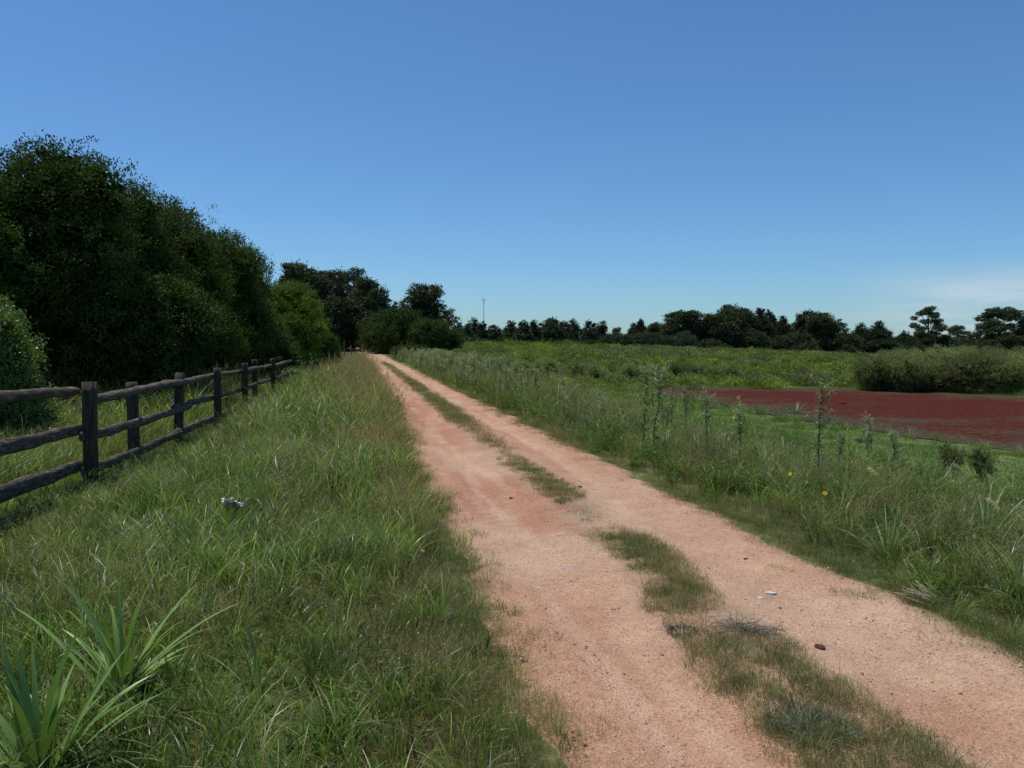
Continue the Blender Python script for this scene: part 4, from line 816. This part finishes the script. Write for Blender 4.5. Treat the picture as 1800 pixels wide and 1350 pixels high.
rosette(70, 1372, .6, .05, 26, 2, 'rosette cut by the bottom left corner with broad upright grey green blades', [(130, 1098, .05, .06), (216, 1165, .0, .055), (165, 1185, .0, .05), (40, 1110, .05, .05), (60, 1165, 0, .05), (278, 1235, .15, .036), (0, 1180, 0, .05), (8, 1100, .1, .045), (100, 1200, -.05, .05), (20, 1250, -.05, .05)], col=(.16, .26, .065))
rosette(448, 1205, .22, .022, 7, 3, 'small upright rosette right of the large one', [(400, 1070, .03, .035), (450, 1116, .0, .03), (478, 1140, .03, .024), (425, 1120, 0, .03)], col=(.12, .2, .05))
rosette(455, 872, .42, .024, 22, 4, 'fan shaped strap leaved plant in the grass below the fence middle')
rosette(268, 935, .42, .02, 20, 5, 'dark narrow leaved tuft in the grass below the second fence post', col=(.08, .13, .05))
rosette(298, 845, .35, .03, 8, 6, 'few pale glossy blades at the foot of the fence right of the first full post', [(283, 805, 0, .03), (318, 815, .1, .03), (370, 825, .2, .025)], elr=(.3, 1.0), col=(.1, .14, .07))
rosette(18, 1060, .4, .025, 10, 7, 'pale arching blades at the left edge above the corner rosette', [(72, 1015, .2, .022), (0, 985, 0, .02)], elr=(.3, .9), col=(.12, .15, .08))
rosette(395, 745, .5, .024, 12, 8, 'strap leaved plant beside the middle fence post in bright grass', elr=(.6, 1.3))
rosette(1398, 727, .75, .06, 22, 9, 'spiky green rosette on the near bank of the red pond', elr=(.15, 1.2), col=(.08, .15, .04))
rosette(640, 668, 1.0, .03, 60, 10, 'pale silvery pampas like tussock on the left verge far along the track', name='grass_tussock', elr=(.5, 1.4), col=(.16, .2, .11))
rosette(1485, 905, .62, .016, 40, 11, 'upright dark green strappy tussock in the right verge', name='grass_tussock', elr=(.9, 1.5), col=(.11, .19, .05))
rosette(1730, 960, .66, .02, 46, 12, 'tall broad bladed tussock near the right edge of the verge', name='grass_tussock', elr=(.7, 1.5), col=(.15, .23, .07))
rosette(1560, 985, .55, .016, 46, 13, 'arching bright green tussock overhanging the track edge on the right', name='grass_tussock', elr=(.6, 1.4), col=(.16, .25, .07))
rosette(1640, 870, .6, .015, 36, 14, 'tussock on the upper right bank between the two others', name='grass_tussock', elr=(.8, 1.5), col=(.12, .19, .05))
rosette(1080, 770, .75, .014, 60, 15, 'pale feathery grass tussock left of the pair of tall weeds', name='grass_tussock', elr=(.7, 1.45), col=(.15, .19, .10))
rosette(1020, 755, .7, .014, 50, 16, 'pale feathery grass tussock further left with a cream plume', name='grass_tussock', elr=(.7, 1.45), col=(.13, .17, .09))

# tall single weeds on the right bank
for px, Y, yt, sd_, dn, lb in [(1130, 11.2, 650, 1, 260, 'tall pale weed, left one of the pair above the pond tip'), (1152, 10.8, 646, 2, 260, 'tall pale weed, right one of the pair above the pond tip'), (1205, 13.5, 686, 3, 110, 'small pale weed between the pair and the thin dark stem'),
                               (1243, 10.4, 694, 4, 170, 'dark stemmed weed with a pale tuft left of the fork leaved one'), (1300, 9.8, 714, 5, 170, 'shorter dark stemmed weed with a yellow green top'), (1440, 8.6, 676, 6, 230, 'tallest lone weed standing in front of the red pond'),
                               (1570, 10.5, 762, 7, 140, 'short weed right of the tallest one, against the green slope'), (945, 20, 652, 8, 240, 'tall dark weed on the bank halfway along the track'), (842, 27, 640, 9, 240, 'weed on the bank right of the ruts in the distance'), (985, 17, 668, 10, 220, 'weed left of the cream plumes on the bank'),
                               (892, 30, 612, 11, 240, 'tall slender weed whose top reaches the tree line'), (1478, 9.4, 770, 12, 140, 'small weed just right of the tallest lone weed'), (790, 40, 618, 13, 240, 'distant upright weed near the track bend')]:
    x = xat(px, 700, Y); zb = float(H(x, Y)); h = zat(yt, Y) - zb; rng = np.random.default_rng(700 + sd_); mb = MB(); weed_mesh(mb, h, rng, int(dn * .95))
    if sd_ in (1, 2, 8, 9): m2 = rng
    ob = mb.obj('tall_weed', M_weed); ob.location = (x, Y, zb); tag(ob, lb, 'weed', 'tall upright weeds on the right bank')
# cream plumes
for px, py, yt, lb in [(1034, 757, 712, 'cream grass plume leaning over the pale tussock'), (1095, 770, 724, 'small cream plume left of the pair of tall weeds'), (1697, 900, 838, 'long pale seed head on the right bank'), (1548, 905, 845, 'pale seed spike leaning left in the right verge'), (1762, 985, 905, 'long seed spike near the right edge'), (1632, 1030, 940, 'seed spike low in the right verge')]:
    z0 = 0.
    for _ in range(3): x, Y = px_plane(px, py, z0); z0 = float(H(x, Y))
    h = zat(yt, Y) - z0 + .1; rng = np.random.default_rng(px); mb = MB(); P = np.array([(0, 0, -.02), (.02, 0, h * .5), (-.03, 0, h * .85), (-.10, 0, h)]); tube(mb, P, [.003, .0025, .002, .0015], 4, (.3, .26, .14))
    k = 160; s_ = rng.uniform(0, 1, (k, 1)) ** .8; Pp = P[2] + (P[3] - P[2]) * s_ * 1.25 + rng.normal(0, .007, (k, 3)) ; D = (P[3] - P[2]) * 8 + rng.normal(0, .5, (k, 3))
    leaves(mb, Pp, D, rng.normal(size=(k, 3)), rng.uniform(.015, .03, k), rng.uniform(.003, .007, k), rc(rng, k, (.4, .33, .2), (.6, .52, .38))); ob = mb.obj('seed_head', M_grass); ob.location = (x, Y, z0); tag(ob, lb, 'grass plume', 'pale seed heads on the right bank')
# yellow flowers
for px, Y, yt, lb in [(1388, 8.0, 833, 'yellow flower, leftmost of the three on the right verge'), (1470, 8.0, 847, 'yellow flower, rightmost of the three on the right verge'), (1450, 7.3, 867, 'yellow flower, lowest of the three on the right verge')]:
    x = xat(px, 850, Y); z0 = float(H(x, Y)); h = zat(yt, Y) - z0; e2 = bpy.data.objects.new('yellow_flower', None); COL.objects.link(e2); e2.location = (x, Y, z0); tag(e2, lb, 'flower', 'yellow flowers on the right verge')
    rng = np.random.default_rng(px); mb = MB(); tube(mb, [(0, 0, -.03), (.03, 0, h * .6), (0, 0, h)], [.003, .0025, .002], 5, (.08, .13, .04)); mb.obj('stem', M_weed, e2)
    mb = MB(); k = 14; a = np.arange(k) / k * 6.283; D = np.column_stack([np.cos(a), np.sin(a) , np.full(k, .25)]); D = D @ np.array([[1, 0, 0], [0, .6, .8], [0, -.8, .6]])
    leaves(mb, np.tile((0, 0, h), (k, 1)) + 0., D, np.tile((0., -.8, .6), (k, 1)), np.full(k, .026), np.full(k, .012), np.tile((.75, .5, .02), (k, 1))); mb.obj('petals', M_vc, e2)
    mb = MB(); tube(mb, [(0, 0, h - .004), (0, -.006, h + .004)], [.007, .006], 8, (.5, .28, .02)); mb.obj('flower_centre', M_vc, e2)

# ------------------------------------------------------------------ things lying on the track
def road_pt(px, py):
    z0 = 0.
    for _ in range(3): x, Y = px_plane(px, py, z0); z0 = float(H(x, Y))
    return x, Y, z0
def rock(px, py, rx, ry, rz, mat, label, seed, name='stone', cat='stone', sink=.3):
    rng = np.random.default_rng(seed); x, Y, z0 = road_pt(px, py); nu, nv = 14, 9; V = []
    ph = rng.random(6) * 6
    for b_ in range(nv):
        th = math.pi * b_ / (nv - 1)
        for a_ in range(nu):
            f = 2 * math.pi * a_ / nu; u = np.array((math.sin(th) * math.cos(f), math.sin(th) * math.sin(f), math.cos(th)))
            s_ = 1 + .18 * math.sin(3 * u[0] + ph[0]) + .14 * math.sin(4 * u[1] + ph[1]) + .1 * math.sin(5 * u[2] + ph[2] + 3 * u[0]); V.append(np.sign(u) * np.abs(u) ** .8 * s_ * (rx, ry, rz))
    V = np.array(V); i = np.arange(nv - 1)[:, None] * nu; j = np.arange(nu)[None]; k_ = (j + 1) % nu; Q = np.stack([i + j, i + nu + j, i + nu + k_, i + k_], -1).reshape(-1, 4)
    mb = MB(); mb.add(V, Q); ob = mb.obj(name, mat); ob.location = (x, Y, z0 + rz * (1 - sink)); tag(ob, label, cat)
rock(1443, 1142, .028, .022, .014, M_redrock, 'dark red stone lying in the right wheel rut', 1, sink=.15)
rock(1354, 1044, .045, .022, .008, M_pale, 'flat white stone half buried in the right rut', 2)
rock(1335, 1052, .022, .014, .006, M_pale, 'small pale stone just left of the flat white stone', 3)
rock(996, 1000, .036, .028, .008, M_blue, 'flat grey blue stone in the left wheel rut', 4)
rock(1311, 984, .014, .01, .01, M_redrock, 'small dark stone in the right rut before the verge bend', 5, sink=.1)
rock(900, 878, .028, .02, .012, M_redrock, 'small dark stone in the far left rut', 6, sink=.1)
rock(1020, 858, .022, .016, .014, M_redrock, 'tiny dark stone in the right rut beside the short grass', 7, sink=.1)
rock(1372, 1071, .012, .010, .007, M_redrock, 'dark pebble right below the flat white stone', 8, sink=.1)
def tuft(px, py, n, r, hr, wr, c0, c1, seed, label, name='grass_tuft', cat='grass tuft', bend=(.3, 1.3), segs=4):
    x, Y, z0 = road_pt(px, py); rng = np.random.default_rng(seed); mb = MB(); b = disc(rng, n, r)
    blades(mb, b, leanv(rng, b, .6), rng.uniform(*hr, n), rng.uniform(*bend, n), rng.uniform(*wr, n), segs, rc(rng, n, c0, c1), rc(rng, n, c0, c1), rng); ob = mb.obj(name, M_grass); ob.location = (x, Y, z0 + .005); tag(ob, label, cat)
GG0, GG1 = (.075, .10, .05), (.15, .18, .10)
tuft(1198, 1112, 420, .075, (.03, .10), (.002, .004), GG0, (.11, .14, .07), 1, 'round dark green tuft between the ruts left of the dead twigs')
tuft(1440, 1290, 380, .13, (.05, .12), (.004, .008), (.09, .115, .075), (.2, .23, .16), 2, 'large blue grey leafy tuft at the bottom of the strip between the ruts')
tuft(1390, 1270, 160, .1, (.05, .15), (.003, .006), (.05, .07, .04), (.16, .19, .13), 22, 'darker half of the blue grey tuft pair at the bottom of the strip')
tuft(990, 882, 160, .09, (.04, .12), (.003, .006), (.09, .12, .075), (.18, .21, .15), 3, 'small blue grey tuft at the tip of the far centre grass')
tuft(1150, 1068, 120, .07, (.03, .09), (.001, .003), BR, ST, 4, 'thin brown tuft left of the centre grass strip')
tuft(1632, 1125, 90, .06, (.03, .08), (.001, .003), (.2, .17, .13), (.36, .3, .22), 5, 'small dry grey tuft on the right edge of the track')
tuft(1066, 940, 90, .05, (.03, .07), (.002, .004), (.1, .12, .09), (.19, .2, .15), 6, 'tiny grey tuft on the bare part of the strip')
tuft(1030, 915, 80, .05, (.02, .06), (.002, .004), (.1, .11, .07), (.18, .17, .11), 7, 'tiny brownish tuft just beyond the tiny grey one')
tuft(812, 752, 90, .08, (.05, .12), (.003, .005), (.06, .09, .04), (.12, .15, .08), 8, 'dark green tuft in the distant part of the strip')
tuft(775, 895, 130, .10, (.05, .15), (.003, .006), (.14, .18, .12), (.24, .27, .2), 9, 'pale silvery tuft at the left edge of the track')
tuft(870, 785, 100, .1, (.05, .12), (.002, .004), BR, (.2, .13, .08), 10, 'reddish brown tuft in the distant strip')
# dead twigs
x, Y, z0 = road_pt(1312, 1112); rng = np.random.default_rng(77); mb = MB()
for q in range(150):
    c = np.array((rng.normal(0, .10), rng.normal(0, .045), abs(rng.normal(.012, .018)))); a = rng.normal(0, .8); L_ = rng.uniform(.04, .14); dv = np.array((math.cos(a), math.sin(a) * .6, rng.normal(.12, .22))) * L_ / 2
    tube(mb, [c - dv, c + rng.normal(0, .006, 3), c + dv], [.0015, .0018, .0009], 4, np.array((.13, .11, .10)) * rng.uniform(.6, 2.0))
for dv in ((-.05, .0, .13), (.0, .02, .15), (-.09, 0, .06)): tube(mb, [(-.06, 0, 0), np.array((-.06, 0, 0)) + np.array(dv) * .6 + (.01, 0, 0), np.array((-.06, 0, 0)) + np.array(dv)], [.002, .0017, .001], 4, (.42, .38, .3))
ob = mb.obj('dead_twigs', M_vc); ob.location = (x, Y, z0 + .004); tag(ob, 'tangled heap of grey dead twigs between the ruts', 'twigs')
# dead straw heap at the right edge
x, Y, z0 = road_pt(1630, 1062); rng = np.random.default_rng(78); mb = MB()
for q in range(26):
    c = np.array((rng.normal(0, .06), rng.normal(0, .05), .01 + rng.random() * .04)); a = rng.normal(2.5, .3); L_ = rng.uniform(.10, .3); dv = np.array((math.cos(a), math.sin(a) * .3, rng.uniform(.1, .7))) * L_ / 2
    tube(mb, [c - dv, c, c + dv], [.003, .0028, .0015], 4, np.array((.42, .36, .24)) * rng.uniform(.6, 1.2))
ob = mb.obj('broken_stalks', M_vc); ob.location = (x, Y, z0 + .01); tag(ob, 'broken straw coloured stalks leaning out of the right verge', 'stalks')
# crumpled scrap in the left grass
x, Y, z0 = road_pt(410, 935); rng = np.random.default_rng(79); e3 = bpy.data.objects.new('crumpled_litter', None); COL.objects.link(e3); e3.location = (x, Y, z0 + .2); tag(e3, 'crumpled white and brown scrap caught in the left verge grass', 'litter')
def sheet(name, cx_, cy_, cz_, w_, h_, col_, az):
    g_ = 9; u, v = np.meshgrid(np.linspace(-1, 1, g_), np.linspace(-1, 1, g_)); V = np.column_stack([(u * w_).ravel(), (rng.normal(0, .012, u.size) + .03 * np.sin(2.2 * u + v).ravel()), (v * h_ + .03 * u * u).ravel()]); r2 = (u ** 2 + v ** 2).ravel() > 1.35; V[r2] *= .86
    ca, sa = math.cos(az), math.sin(az); V = np.column_stack([V[:, 0] * ca - V[:, 1] * sa + cx_, V[:, 0] * sa + V[:, 1] * ca + cy_, V[:, 2] + cz_]); i = np.arange(g_ - 1)[:, None] * g_ + np.arange(g_ - 1)[None]; Q = np.stack([i, i + 1, i + g_ + 1, i + g_], -1).reshape(-1, 4)
    mb = MB(); mb.add(V, Q, None, col_); ob = mb.obj(name, M_vc, e3); sm = ob.modifiers.new('thick', 'SOLIDIFY'); sm.thickness = .004
sheet('brown_fold', 0, 0, .0, .06, .055, (.10, .06, .045), .3); sheet('white_fold', -.035, -.01, .045, .035, .025, (.62, .6, .55), -.2); sheet('white_strip', .075, -.01, .035, .045, .014, (.72, .7, .68), .2)
# dark log on the slope
x, Y, z0 = road_pt(1518, 777)
for _ in range(8): x, Y = px_plane(1518, 779, z0); z0 = float(H(x, Y))
mb = MB(); rng = np.random.default_rng(3); tube(mb, [(-.2, 0, .07), (0, .02, .09), (.22, 0, .08)], [.07, .085, .07], 8, (.04, .035, .03), 1, .12, rng); ob = mb.obj('fallen_log', M_post); ob.location = (x, Y, z0); tag(ob, 'short dark log lying on the green slope below the pond', 'log')
